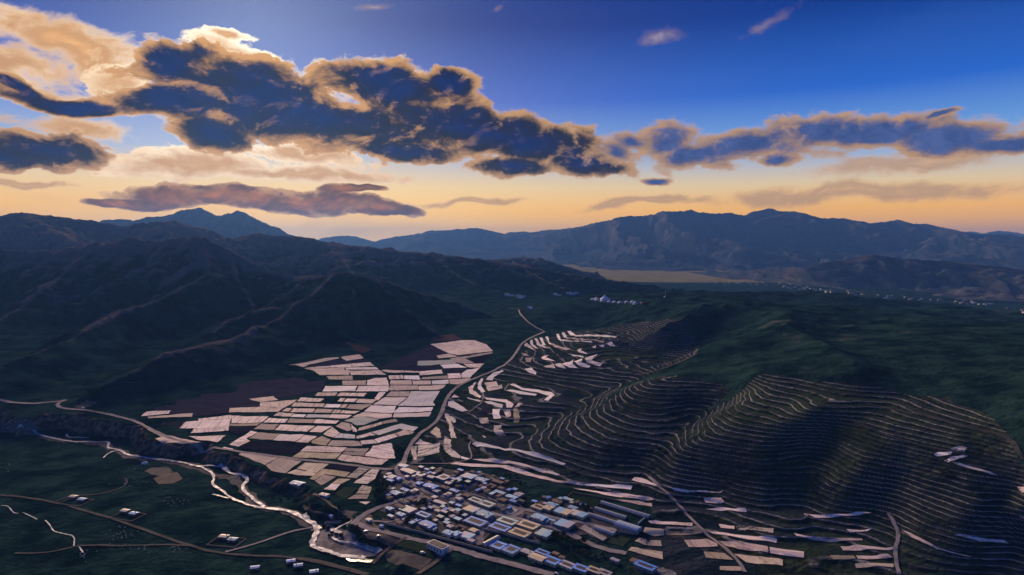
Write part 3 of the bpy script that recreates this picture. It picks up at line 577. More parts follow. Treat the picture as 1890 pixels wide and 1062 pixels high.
FIELDS = [
 (cA, [('o',[(180,625),(200,600),(400,570),(390,530),(640,500),(650,465),(930,455),(1000,435),(1000,380),(1150,345),(1560,305),(1640,310),(1700,345),(1860,330),(1840,430),(1440,500),(1120,510),(1220,560),(1215,590),(920,600),(910,650),(560,690),(340,660)]),
  ('o',[(240,770),(270,742),(620,735),(480,745),(440,778)]),('n',[(915,830),(920,780),(1190,780),(1120,830),(1000,860)]),('n',[(1010,990),(1125,925),(1690,950),(1580,1040),(1400,1060)]),
  ('p',[(55,685),(110,640),(345,628),(325,660),(120,680)]),('p',[(120,690),(565,655),(555,690),(125,705)]),('p',[(1115,515),(1350,487),(1400,525),(1230,548)]),('p',[(1225,550),(1590,522),(1520,570),(1465,600),(1220,590)]),
  ('p',[(920,605),(1220,592),(1455,600),(1400,640),(915,648)]),('p',[(620,710),(940,672),(935,705),(615,730)]),('p',[(430,803),(490,740),(935,708),(920,760),(910,800)]),('p',[(540,850),(570,807),(915,768),(910,825)]),
  ('p',[(945,680),(1305,688),(1235,745),(940,750)]),('t',[(920,757),(1225,750),(1190,778),(915,778)]),('p',[(520,882),(885,873),(800,940),(640,920)]),
  ('p',[(70,770),(140,790),(240,850),(400,890),(640,940),(560,952),(250,945),(190,905),(250,885),(135,825)]),('p',[(920,965),(1130,828),(1195,842),(1085,905),(1125,930),(1010,982)]),
  ('t',[(1110,905),(1195,845),(1430,857),(1340,918),(1125,903)]),('w',[(1345,920),(1432,860),(1660,867),(1565,933)]),('p',[(1570,938),(1664,870),(1780,882),(1690,946)]),
  ('t',[(1155,812),(1235,757),(1405,764),(1355,818)]),('p',[(1362,820),(1417,767),(1760,780),(1680,836)]),('p',[(1250,746),(1310,702),(1495,710),(1465,748)]),('p',[(1350,682),(1400,647),(1458,647),(1418,684)]),
  ('p',[(1422,686),(1454,652),(1555,657),(1520,688)]),('p',[(1435,635),(1480,605),(1530,607),(1500,638)]),('p',[(1585,540),(1620,502),(1850,512),(1810,543)]),('p',[(850,995),(870,985),(960,1005),(930,1018)])]),
 (cB, [('o',[(230,310),(480,250),(560,268),(720,250),(740,268),(520,300)]),('o',[(810,330),(1000,240),(1270,130),(1420,195),(1320,215),(1340,245),(1160,260),(1150,300)]),('r',[(1270,95),(1300,60),(1450,30),(1540,80)]),
  ('o',[(870,335),(1160,302),(1340,300),(1370,327),(1360,333),(1160,348)]),('o',[(1380,332),(1590,324),(1530,360),(1400,366)]),('n',[(1570,247),(1770,217),(1720,278),(1620,278)]),('g',[(610,422),(615,395),(890,388),(890,402),(720,425)]),('r',[(540,90),(620,120),(770,160),(700,195),(640,180)]),
  ('p',[(52,297),(110,295),(180,315),(250,290),(490,240),(480,230),(370,238),(180,280)]),('p',[(505,228),(660,207),(700,240),(550,262)]),('p',[(190,320),(750,272),(790,303),(540,316),(380,320)]),('p',[(190,325),(538,318),(533,340),(588,345),(573,382),(320,383),(270,345)]),
  ('w',[(542,320),(800,314),(828,335),(547,338)]),('p',[(587,347),(835,342),(890,380),(592,383)]),('t',[(380,395),(600,388),(605,425),(400,420)]),('t',[(515,432),(720,428),(715,470),(515,468)]),('p',[(725,430),(790,408),(895,405),(915,468),(725,470)]),
  ('w',[(345,522),(370,477),(643,475),(626,520)]),('w',[(632,522),(657,477),(915,472),(905,522)]),('p',[(285,560),(310,530),(475,532),(455,560)]),('p',[(470,562),(497,534),(725,536),(700,566)]),('p',[(790,580),(830,530),(885,528),(850,570),(820,600)]),
  ('p',[(475,608),(500,580),(545,582),(520,610)]),('p',[(528,612),(557,584),(650,586),(620,613)]),('p',[(630,618),(662,586),(820,590),(770,625)]),('p',[(80,650),(110,618),(370,628),(350,656)]),('b',[(355,658),(382,630),(510,634),(485,660)]),
  ('p',[(490,662),(522,632),(565,632),(540,662)]),('t',[(545,664),(577,634),(770,634),(680,680)]),('p',[(70,700),(100,667),(285,670),(260,702)]),('t',[(270,705),(300,670),(440,678),(415,706)]),('p',[(420,708),(452,678),(510,682),(490,708)]),('p',[(495,708),(520,684),(665,690),(620,712)]),
  ('b',[(75,740),(105,717),(210,720),(190,744)]),('e',[(200,744),(225,718),(420,722),(390,748)]),('p',[(395,748),(427,718),(600,724),(555,752)]),('t',[(45,790),(70,752),(280,760),(260,792)]),('p',[(265,792),(290,760),(490,772),(460,798)]),('p',[(235,868),(302,817),(430,820),(340,872)]),
  ('p',[(355,890),(430,825),(495,878),(440,915)]),('e',[(445,918),(500,880),(625,895),(625,925)]),('p',[(635,905),(755,872),(800,895),(640,925)]),('b',[(760,870),(960,812),(1020,798),(1165,828),(1120,862),(1000,840),(830,895)]),('w',[(680,975),(670,945),(780,934),(820,965)]),
  ('p',[(787,933),(960,882),(990,908),(825,963)]),('p',[(967,880),(1040,850),(1130,868),(1110,885),(1000,908)]),('y',[(250,950),(340,905),(420,935),(380,985),(260,965)]),('t',[(390,985),(427,940),(660,950),(690,985),(600,990)]),('t',[(460,820),(510,785),(575,795),(600,850),(560,862)]),('p',[(604,850),(580,797),(640,850),(640,868),(606,866)]),
  ('e',[(530,775),(640,735),(740,745),(830,760),(700,808),(640,812),(590,785)]),('p',[(645,860),(660,835),(850,782),(860,800),(700,850)]),('t',[(857,780),(970,755),(990,778),(865,800)]),('p',[(600,740),(690,702),(940,714),(935,743),(830,755),(740,740)]),('w',[(700,695),(760,642),(975,647),(945,708)]),
  ('w',[(782,635),(880,572),(1070,574),(985,640)]),('t',[(885,565),(935,522),(1090,522),(1090,565)]),('b',[(1075,575),(1100,522),(1350,518),(1290,610),(1305,645),(990,645)]),('w',[(952,700),(1000,657),(1290,657),(1275,690),(955,703)]),('w',[(945,743),(957,710),(1275,697),(1255,736)]),
  ('t',[(910,515),(925,472),(1160,472),(1165,508)]),('p',[(1170,513),(1167,477),(1400,467),(1380,490),(1330,510)]),('p',[(925,465),(930,427),(1100,427),(1115,463)]),('p',[(1120,463),(1110,430),(1265,430),(1273,463)]),('b',[(1280,463),(1277,432),(1420,422),(1425,453),(1390,462)]),('p',[(1430,458),(1430,417),(1610,410),(1590,435),(1500,463)]),
  ('p',[(915,420),(912,387),(1030,384),(1040,415)]),('b',[(1045,418),(1042,387),(1170,387),(1180,422)]),('t',[(1190,420),(1200,402),(1410,387),(1415,412)]),('p',[(1420,413),(1412,372),(1520,367),(1530,405)]),('w',[(1535,405),(1532,370),(1580,337),(1690,322),(1660,350),(1600,405)]),('p',[(850,345),(870,338),(1165,350),(1170,362),(900,360)]),
  ('p',[(1175,385),(1172,352),(1360,337),(1375,370)]),('e',[(1155,300),(1162,262),(1450,250),(1490,285),(1200,302)]),('w',[(1350,295),(1500,287),(1580,318),(1380,325)]),('p',[(1545,287),(1725,285),(1690,320),(1590,316)]),('p',[(1320,217),(1420,200),(1500,223),(1340,240)]),
  ('p',[(1265,120),(1540,85),(1640,85),(1750,125),(1800,180),(1700,190),(1500,213),(1420,195)]),('t',[(1430,242),(1790,187),(1800,197),(1700,215),(1560,240),(1640,280),(1540,285),(1480,275)])]),
 (cC, [('t',[(190,375),(230,355),(545,400),(420,468),(300,420)]),('t',[(427,470),(547,404),(740,434),(600,540),(480,520)]),('y',[(610,540),(690,507),(868,542),(840,565),(720,560)]),('y',[(697,500),(772,447),(980,460),(870,538)]),('y',[(810,590),(920,500),(1165,532),(1120,572),(940,548),(850,600)]),
  ('t',[(852,604),(932,552),(1040,574),(910,645)]),('p',[(930,680),(1000,632),(1080,636),(1030,690)]),('y',[(1004,630),(1062,586),(1170,592),(1086,634)]),('d',[(1130,575),(1240,490),(1350,490),(1220,585)]),('s',[(1195,625),(1350,505),(1420,510),(1380,590),(1310,635)]),('s',[(1210,725),(1270,645),(1350,660),(1330,720)]),
  ('t',[(1140,765),(1205,728),(1330,727),(1310,765)]),('g',[(1030,715),(1110,660),(1230,670),(1120,760)]),('p',[(1240,790),(1340,790),(1300,815)]),('o',[(955,495),(1010,457),(1240,482),(1165,525)]),('p',[(730,350),(790,302),(1135,314),(1085,360)]),('y',[(657,400),(730,354),(1085,366),(1035,416)]),
  ('t',[(1115,350),(1130,322),(1330,322),(1305,352)]),('t',[(1095,372),(1112,352),(1305,354),(1280,388)]),('p',[(1290,390),(1360,302),(1520,277),(1560,410),(1480,413)]),('p',[(1050,418),(1090,377),(1500,422),(1440,465),(1300,462)])]),
 (cD, [('w',[(330,548),(350,525),(383,545)]),('b',[(310,570),(345,565),(440,632),(400,640),(312,605)]),('s',[(282,655),(310,655),(360,685),(355,710),(330,712),(365,812),(330,812),(305,705)]),('y',[(190,775),(230,738),(255,755),(265,808),(240,810)]),('p',[(90,850),(125,820),(205,848)]),('s',[(65,868),(105,862),(102,958),(78,955)]),
  ('s',[(110,860),(255,842),(252,905),(110,940)]),('s',[(285,800),(330,825),(325,880),(390,930),(385,945),(330,935),(280,885)]),('w',[(392,930),(445,945),(435,955),(392,945)]),('p',[(440,480),(490,445),(470,495),(525,540),(515,550),(445,515)]),('w',[(500,480),(520,425),(540,420),(525,465),(550,510),(525,515)]),
  ('p',[(545,450),(625,440),(635,470),(660,462),(665,485),(570,505)]),('b',[(555,430),(590,395),(660,365),(672,375),(610,410),(600,435)]),('b',[(430,545),(525,568),(515,575),(440,555)]),('w',[(545,545),(690,560),(738,590),(725,612),(690,612),(685,580),(560,560)]),('b',[(540,572),(600,575),(665,592),(660,615),(620,605)]),
  ('w',[(600,622),(650,622),(640,648),(655,682),(605,685),(595,650)]),('p',[(667,625),(712,625),(718,670),(690,675)]),('y',[(735,620),(762,620),(778,670),(770,710),(735,710)]),('p',[(740,610),(765,583),(793,585),(770,610)]),('s',[(510,682),(565,678),(578,715),(525,718)]),('s',[(605,730),(660,725),(650,750),(685,795),(625,792),(608,770)]),
  ('w',[(530,797),(545,797),(557,808),(545,810)]),('w',[(710,460),(735,455),(800,485),(900,495),(985,512),(1005,530),(965,568),(935,565),(970,535),(890,512),(790,497)]),('b',[(680,500),(720,495),(890,525),(880,535),(780,525)]),('w',[(805,360),(850,350),(885,385),(880,398),(840,385)]),('t',[(812,285),(858,285),(850,315),(815,315)]),
  ('t',[(785,250),(820,262),(845,278),(810,272)]),('p',[(915,285),(970,268),(945,286),(1015,312),(940,300)]),('p',[(805,205),(820,188),(885,238),(850,228)]),('w',[(843,175),(858,168),(865,200),(900,225),(880,225),(850,205)]),('w',[(872,160),(890,160),(905,195),(980,225),(940,222),(890,205)]),('w',[(905,155),(922,155),(945,205),(925,205)]),
  ('w',[(942,150),(960,147),(970,185),(1000,205),(965,195)]),('w',[(1015,132),(1033,130),(1040,155),(1050,172),(1025,165)]),('w',[(1050,122),(1070,122),(1085,155),(1065,155)]),('w',[(1088,112),(1110,110),(1145,142),(1110,140)]),('w',[(932,345),(1000,325),(1010,355),(960,352)]),('w',[(1005,328),(1040,322),(1078,358),(1030,348)]),
  ('w',[(1050,325),(1100,315),(1130,295),(1120,325),(1158,355),(1100,350)]),('w',[(1130,310),(1185,292),(1180,315),(1240,340),(1225,352),(1160,338)]),('w',[(1200,290),(1285,262),(1245,300),(1315,325),(1300,343),(1265,335),(1210,315)]),('w',[(1150,235),(1185,225),(1175,238),(1220,258),(1210,265),(1160,250)]),('w',[(1245,215),(1275,205),(1270,228)]),
  ('w',[(1290,205),(1330,200),(1325,218)]),('w',[(1335,195),(1375,180),(1405,212),(1370,210)]),('b',[(1090,262),(1190,275),(1195,288),(1120,275)]),('b',[(1035,168),(1250,182),(1250,190),(1040,178)]),('t',[(1085,152),(1330,182),(1320,190),(1080,162)]),('t',[(985,192),(1110,230),(1075,238),(1000,215)]),('b',[(1140,140),(1410,148),(1400,156),(1140,148)]),
  ('o',[(510,640),(560,598),(595,620),(570,665),(520,670)]),('g',[(395,560),(500,575),(520,585),(450,632)]),
  ('b',[(465,850),(490,835),(560,850),(720,880),(860,900),(960,935),(1078,980),(1060,990),(920,945),(800,910),(640,882),(500,868)]),('w',[(465,950),(520,948),(700,960),(820,985),(1040,1050),(1020,1058),(880,1025),(720,980),(520,962)])]),
 (cH, [('p',[(30,712),(180,715),(400,725),(560,770),(800,830),(960,855),(920,862),(740,838),(500,780),(380,740),(180,735),(100,725)])]),
 (cV2, [('b',[(810,88),(1060,95),(1420,110),(1400,155),(1180,135),(1000,115)]),('p',[(735,140),(1000,170),(1640,245),(1660,272),(1400,250),(1100,215),(900,170)]),('p',[(1190,265),(1640,310),(1650,350),(1500,330),(1300,290)]),('p',[(1410,45),(1440,12),(1520,15),(1700,85),(1740,120),(1600,90)])]),
 (cE, [('p',[(370,160),(480,195),(600,215),(920,220),(900,238),(640,232),(500,220)]),('p',[(750,290),(780,283),(900,280),(930,320),(770,325)]),('p',[(770,380),(860,370),(1115,372),(1125,405),(960,390)]),('p',[(265,485),(320,478),(655,502),(650,528),(290,505)]),('y',[(220,580),(240,540),(400,555),(410,610),(320,618)]),
  ('y',[(415,560),(730,567),(740,590),(420,610)]),('p',[(775,572),(860,580),(1390,640),(1385,675),(1100,640),(850,600)]),('s',[(150,660),(190,632),(375,655),(385,705),(220,690)]),('y',[(90,740),(120,712),(390,755),(395,820),(230,780)]),('p',[(880,515),(900,512),(1018,528),(1018,556),(900,545)]),('s',[(1025,530),(1360,548),(1355,592),(1050,565)]),
  ('p',[(580,650),(780,640),(865,680),(875,705),(620,712)]),('p',[(880,658),(960,664),(1308,706),(1316,763),(1050,730),(940,700)]),('p',[(1325,712),(1625,754),(1625,805),(1330,765)]),('y',[(750,752),(930,767),(1010,825),(770,805)]),('y',[(1015,772),(1440,822),(1440,875),(1120,845)]),('y',[(890,880),(1080,882),(1080,920),(890,912)]),
  ('p',[(1535,590),(1640,615),(1780,632),(1780,658),(1720,655),(1560,615)]),('p',[(1620,420),(1660,422),(1660,446),(1640,440)])]),
 (cF, [('p',[(0,640),(150,645),(400,625),(450,632),(200,660),(60,668)]),('p',[(270,745),(450,735),(440,748),(300,768)]),('p',[(26,802),(160,815),(380,810),(385,822),(160,835),(26,820)]),('p',[(230,865),(320,855),(600,868),(610,880),(440,882),(250,892)]),('y',[(160,925),(320,927),(338,948),(180,955)]),('p',[(337,927),(560,917),(590,940),(352,950)]),
  ('y',[(330,985),(600,985),(600,1010),(340,1015)]),('p',[(650,745),(700,765),(900,870),(1150,940),(1090,930),(900,885),(720,800)]),('p',[(1020,785),(1130,790),(1370,822),(1400,845),(1200,832)]),('w',[(880,225),(920,208),(1010,208),(970,230),(900,237)]),('w',[(950,270),(1000,240),(1090,226),(1125,232),(1060,252),(980,280)]),
  ('s',[(995,190),(1050,165),(1112,178),(1090,208)]),('w',[(1000,275),(1060,285),(1200,325),(1320,370),(1280,365),(1120,320)]),('s',[(1460,450),(1520,448),(1520,495),(1490,490)]),('p',[(1470,660),(1520,645),(1520,680)])]),
]
for cf, lst in FIELDS:
    for kind, poly in lst:
        sheet('field', cf(poly), FM[kind], 0.35 if kind in 'onrg' else 0.55, GROUND, wob=1.1)
# ------------------------------------------------------------------ roads, tracks, river
def dirt_mat(name, a, b_, sc=9.0, rough=0.95):
    m, k, b = new_mat(name); pos = k.n('ShaderNodeNewGeometry').outputs['Position']
    n = k.noise(pos, 1 / sc, 6, 0.7); n2 = k.noise(pos, 1 / (sc * 5), 4, 0.6)
    col = k.mix(k.ss(k.m('ADD', n, k.m('MULTIPLY', k.m('SUBTRACT', n2, .5), .8)), 0.32, 0.68), c4(a), c4(b_))
    k.t.links.new(col, b.inputs['Base Color']); b.inputs['Roughness'].default_value = rough; bump(k, b, n, 0.6, 0.5); return m
M['road'] = dirt_mat('packed_road', (0.21, 0.185, 0.19), (0.34, 0.305, 0.31)); M['track'] = dirt_mat('grassy_track', (0.028, 0.032, 0.038), (0.070, 0.068, 0.075))
M['street'] = dirt_mat('village_street', (0.20, 0.185, 0.20), (0.32, 0.295, 0.315)); M['yard'] = dirt_mat('dirt_yard', (0.075, 0.062, 0.058), (0.14, 0.115, 0.105), 12)
M['bar'] = dirt_mat('pale_gravel_bar', (0.10, 0.095, 0.10), (0.30, 0.28, 0.285), 7); M['gravel'] = dirt_mat('river_gravel', (0.045, 0.046, 0.052), (0.13, 0.126, 0.136), 6); M['bank_soil'] = dirt_mat('bare_patch', (0.04, 0.04, 0.046), (0.10, 0.094, 0.10), 8)
def water_mat(name, col, rough):
    m, k, b = new_mat(name); pos = k.n('ShaderNodeNewGeometry').outputs['Position']
    n = k.noise(pos, 1 / 3.0, 4, 0.6)
    b.inputs['Base Color'].default_value = c4(col); b.inputs['Roughness'].default_value = rough; b.inputs['Specular IOR Level'].default_value = 0.9
    b.inputs['IOR'].default_value = 1.6; bump(k, b, n, 0.12, 0.15); return m
def stream_mat():
    m, k, b = new_mat('shallow_stream'); pos = k.n('ShaderNodeNewGeometry').outputs['Position']
    n = k.noise(pos, 1 / 7.0, 5, 0.7)
    k.t.links.new(k.mix(k.ss(n, 0.36, 0.6), c4((0.30, 0.32, 0.37)), c4((0.56, 0.59, 0.66))), b.inputs['Base Color'])  # bright sky reflection painted into the water as a pale diffuse colour
    k.t.links.new(k.ss(n, 0.4, 0.6, 0.7, 0.4), b.inputs['Roughness']); b.inputs['Specular IOR Level'].default_value = 0.05; bump(k, b, n, 0.3, 0.3); return m
M['stream'] = stream_mat(); M['water'] = water_mat('still_water', (0.35, 0.36, 0.34), 0.08); M['silt'] = water_mat('silty_pool', (0.36, 0.29, 0.15), 0.15)
R = lambda nm, px, w, mt='road', off=0.7, **k: ribbon(nm, px, w * (0.75 if nm == 'track' else 0.9), M[mt], off, **k)
R('road', [(742,866),(748,845),(757,822),(775,800),(800,785),(815,765),(820,745),(833,722),(860,705),(900,690),(940,670),(953,650),(962,635),(985,622),(1005,613)], 7.0)
R('road', [(1006,613),(985,602),(970,592),(960,580),(957,572)], 5.0)
R('road', [(-40,732),(0,737),(30,744),(60,746),(95,743),(122,739)], 8.0); R('road', [(124,739),(108,744),(105,750),(115,755),(150,756),(200,765),(250,777),(280,795),(330,815),(400,828),(470,838),(560,850),(640,858),(700,866),(742,870)], 6.5)
R('track', cE([(270,95),(330,150),(420,230),(520,330),(640,460),(740,570),(860,660),(960,740),(1060,840),(1110,930)]), 4.5, 'road')
R('track', cF([(565,630),(600,690),(632,770),(630,820),(610,880),(615,970),(640,1062)]), 4.5, 'street')
R('track', cD([(535,515),(540,545),(520,590),(480,615),(442,640)]), 3.0); R('track', cD([(455,835),(443,860),(450,890),(462,920),(460,948),(400,965),(330,975),(60,978)]), 3.0); R('track', cD([(705,455),(690,480),(675,500)]), 3.0)
R('track', cH([(1640,0),(1610,25),(1500,65),(1390,95),(1270,120)]), 6.0, 'track', 0.8)
R('track', [(1285,640),(1288,652),(1270,663)], 6.0, 'track', 0.8)
R('track', cF([(330,0),(480,70),(640,120),(840,180),(1120,230),(1350,280),(1506,305)]), 3.5, 'track', 0.9)
R('track', [(1600,745),(1680,762),(1780,790),(1840,800),(1870,815),(1882,840),(1890,850)], 5.0, 'track', 0.9)
R('track', c6([(0,630),(130,640),(300,670),(480,720),(620,760),(760,810),(900,860),(1050,910),(1180,945),(1400,960),(1560,965),(1750,1000),(1900,1040)]), 5.0, 'track')
R('track', c6([(1220,938),(1400,890),(1560,830),(1690,805)]), 4.0, 'street'); R('track', c6([(1040,905),(900,897),(700,905),(450,900),(380,915),(250,945),(80,945)]), 4.0, 'track'); R('track', c6([(300,665),(400,630),(520,630),(640,600),(690,570),(680,540)]), 3.0, 'track')
R('track', [(225,706),(250,708),(268,705)], 3.0, 'track', 0.8); R('track', [(935,568),(958,572),(1000,568)], 4.0, 'track', 0.8)
# village streets
SW = [('street', cV1([(230,110),(310,60),(270,100),(180,160),(230,230),(390,330),(500,400),(570,440),(800,495),(1000,565),(1150,605),(1330,685)]), 7), ('street', cV1([(500,440),(450,520),(390,600)]), 6), ('street', cV1([(1000,412),(1060,355),(1140,325)]), 5), ('street', cV1([(960,410),(1100,460),(1300,510),(1480,575),(1650,640)]), 5),
      ('street', cV1([(1330,685),(1250,780),(1180,870),(1150,960),(1165,1040)]), 9), ('street', cV1([(1340,680),(1400,705),(1500,710),(1580,700),(1660,640)]), 6), ('street', cV2([(120,370),(330,415),(480,470),(750,520),(960,560),(1240,625)]), 6), ('street', cV2([(-100,440),(100,490),(350,540),(560,610),(700,665),(900,765),(1100,845),(1350,885)]), 8),
      ('street', cV3([(500,450),(600,400),(700,320),(880,230),(1040,180),(1200,130),(1340,90)]), 8), ('street', cV3([(780,390),(1000,410),(1120,370),(1180,330)]), 4), ('road', cV3([(600,400),(700,470),(900,515),(1150,575),(1300,612),(1500,645),(1700,695),(1890,748),(2010,790),(2200,840),(2400,890),(2750,980),(2900,1030)]), 9),
      ('track', cV3([(1740,715),(1650,780),(1540,870),(1330,1010)]), 6), ('track', cV3([(1200,585),(1030,690),(930,760),(800,890)]), 6), ('track', cV3([(110,80),(200,115),(270,160),(330,220),(430,280),(520,330),(570,390)]), 5), ('track', cV3([(-60,830),(0,840),(250,880),(500,950),(750,1020)]), 7), ('track', cV3([(0,220),(60,280),(200,300),(300,330),(360,390)]), 4)]
for nm, px, w in SW: R(nm, px, w, {'street': 'street', 'road': 'street', 'track': 'yard'}[nm], 0.6 if nm == 'street' else 0.7)
# bare ground
for nm, px, mt in [('yard_ground', cV3([(560,400),(760,290),(800,330),(830,430),(1150,570),(1200,590),(1000,690),(930,660),(740,600),(660,480)]), 'yard'), ('gravel_bar', cV3([(150,440),(330,430),(480,500),(610,560),(640,640),(900,740),(850,790),(730,810),(420,790),(200,720),(120,640),(190,540)]), 'bar'),
                   ('bare_ground', c6([(830,540),(900,510),(960,505),(990,540),(940,565),(860,570)]), 'yard'), ('bare_ground', c6([(780,500),(820,480),(900,475),(940,500),(860,525)]), 'bank_soil'), ('bare_ground', c6([(400,150),(470,115),(520,120),(525,135),(440,160)]), 'yard'), ('bare_ground', cV3([(1030,720),(1200,760),(1500,840),(1350,960),(1100,900),(950,800)]), 'bank_soil'), ('bare_ground', cV3([(440,270),(640,290),(560,330),(470,310)]), 'gravel'),
                   ('village_ground', cV1([(20,200),(230,90),(560,150),(900,180),(1200,210),(1500,300),(1660,430),(1660,640),(1900,520),(2100,480),(2480,640),(2850,700),(2700,900),(2480,900),(2000,960),(1750,1000),(1300,900),(1150,1050),(700,900),(60,790),(0,640),(180,540),(80,480),(20,330)]), 'bank_soil')]:
    tag(sheet(nm, px, M[mt], 0.3, wob=1.5), kind='structure')
# the river and its side streams
RV = lambda px, w, nm='river', mt='stream': ribbon(nm, px, w * 0.72, M[mt], 1.3, vary=0.3)
ribbon('river_bed', c6([(0,280),(180,285),(300,330),(480,345),(590,350),(590,380),(660,390),(690,418),(800,432),(1000,458),(1100,490),(1190,530),(1270,530),(1320,600),(1360,650),(1430,700),(1560,715),(1660,775),(1740,820)]), 13, M['gravel'], 0.35, vary=0.4)
RV(c6([(0,272),(120,268),(180,272),(200,300),(290,325),(400,345),(480,342),(600,338),(572,378),(655,385),(680,415),(800,430),(880,440),(1000,455),(1040,470),(1090,478)]), 5)
RV(c6([(1090,478),(1150,510),(1160,545),(1145,575),(1210,610),(1240,645),(1330,680),(1400,700),(1480,705)]), 4.5); RV(c6([(1085,476),(1140,470),(1190,480)]), 4); RV(c6([(1190,465),(1240,510),(1310,525),(1350,545),(1302,592),(1360,645),(1430,695)]), 6); RV(c6([(1150,628),(1200,640),(1240,650)]), 3)
RV(c6([(1380,697),(1560,712),(1640,755),(1700,795),(1735,815)]), 7); RV(cV3([(0,330),(60,400),(140,440),(170,520),(110,610),(90,680),(200,730),(330,770),(420,800),(600,825),(720,830)]), 8); RV(cV3([(320,490),(370,510),(430,540)]), 7); RV(cV3([(330,590),(400,630),(480,655),(590,660),(640,690)]), 4); RV(c6([(560,430),(590,400),(640,390)]), 3); RV(c6([(360,300),(365,320),(420,318),(480,322)]), 4)
RV(cV3([(560,395),(480,440),(380,490)]), 4)
for px in ([(5,690),(45,690),(70,730),(100,732)], [(125,728),(165,745),(200,765)], [(245,770),(275,800),(290,832),(340,842),(390,850),(405,870),(400,910)], [(430,915),(450,945)]): RV(c6(px), 1.6, 'stream')
tag(sheet('pond', cV3([(610,680),(700,684),(790,690),(890,700),(925,735),(860,775),(720,730)]), M['water'], 0.8), kind='structure'); tag(sheet('pond', cV3([(430,800),(560,795),(700,800),(740,840),(820,850),(780,880),(640,872),(530,870),(500,840)]), M['silt'], 0.8), kind='structure')
# ------------------------------------------------------------------ village
def plain_mat(name, col, rough=0.8, var=0.18, spec=0.25, metal=0.0):
    m, k, b = new_mat(name); pos = k.n('ShaderNodeNewGeometry').outputs['Position']; oi = k.n('ShaderNodeObjectInfo').outputs['Random']
    n = k.noise(pos, 1 / 2.5, 5, 0.7); hs = k.n('ShaderNodeHueSaturation'); hs.inputs['Color'].default_value = c4(col)
    k.put(hs.inputs['Value'], k.m('ADD', 1 - var * 1.1, k.m('ADD', k.m('MULTIPLY', n, var * 1.2), k.m('MULTIPLY', oi, var))))
    k.t.links.new(hs.outputs[0], b.inputs['Base Color']); b.inputs['Roughness'].default_value = rough; b.inputs['Specular IOR Level'].default_value = spec; b.inputs['Metallic'].default_value = metal
    return m
def metal_roof(name, col, worn):
    m, k, b = new_mat(name); tcn = k.n('ShaderNodeTexCoord').outputs['Object']; pos = k.n('ShaderNodeNewGeometry').outputs['Position']; oi = k.n('ShaderNodeObjectInfo').outputs['Random']
    sx = k.n('ShaderNodeSeparateXYZ'); k.t.links.new(tcn, sx.inputs[0])
    wv = k.m('SINE', k.m('MULTIPLY', sx.outputs[0], 6.0)); pan = k.noise(tcn, 0.35, 2, 0.5); n = k.noise(pos, 1 / 2.0, 5, 0.7)
    col_ = k.mix(k.ss(k.m('ADD', n, k.m('MULTIPLY', k.m('SUBTRACT', pan, 0.5), 0.8)), 0.5, 0.8), c4(col), c4(worn))
    hs = k.n('ShaderNodeHueSaturation'); k.t.links.new(col_, hs.inputs['Color']); k.put(hs.inputs['Value'], k.m('ADD', 0.8, k.m('MULTIPLY', oi, 0.4)))
    k.t.links.new(hs.outputs[0], b.inputs['Base Color']); b.inputs['Roughness'].default_value = 0.6; b.inputs['Specular IOR Level'].default_value = 0.22; bump(k, b, wv, 0.35, 0.05); return m
HM = dict(blue=metal_roof('blue_metal_roof', (0.06, 0.26, 0.80), (0.22, 0.40, 0.75)), cyan=metal_roof('light_blue_metal_roof', (0.22, 0.48, 0.74), (0.42, 0.56, 0.70)), lav=metal_roof('grey_lilac_roof', (0.36, 0.36, 0.48), (0.50, 0.48, 0.56)),
          white=metal_roof('white_roof', (0.58, 0.54, 0.53), (0.44, 0.39, 0.37)), cream=metal_roof('cream_roof', (0.52, 0.44, 0.30), (0.60, 0.55, 0.46)), teal=metal_roof('pale_teal_roof', (0.34, 0.50, 0.52), (0.52, 0.56, 0.55)), brown=plain_mat('brown_tile_roof', (0.105, 0.06, 0.058)), adobe=plain_mat('mud_roof', (0.17, 0.12, 0.10), 0.95, 0.4), dark=plain_mat('dark_tile_roof', (0.05, 0.045, 0.06)))
WM = dict(cream=plain_mat('cream_wall', (0.48, 0.41, 0.28)), white=plain_mat('white_wall', (0.62, 0.62, 0.66)), adobe=plain_mat('mud_wall', (0.20, 0.14, 0.11), 0.95, 0.4), grey=plain_mat('grey_wall', (0.26, 0.24, 0.25)))
M['glass'] = plain_mat('window_glass', (0.03, 0.05, 0.10), 0.12, 0.05, 0.6); M['door'] = plain_mat('door_paint', (0.05, 0.12, 0.30), 0.5); M['doorb'] = plain_mat('brown_door', (0.10, 0.05, 0.03), 0.6); M['concrete'] = plain_mat('concrete', (0.30, 0.27, 0.26), 0.9, 0.3); M['timber'] = plain_mat('timber', (0.14, 0.085, 0.055), 0.9, 0.3); M['metal'] = plain_mat('galvanised', (0.35, 0.36, 0.38), 0.45, 0.1, 0.5, 0.6)
def empty(name, x, y, yaw, z=None):
    o = bpy.data.objects.new(name, None); COL.objects.link(o); o.location = (x, y, float(gz(x, y)) if z is None else z); o.rotation_euler = (0, 0, yaw); o.empty_display_size = 1; return o
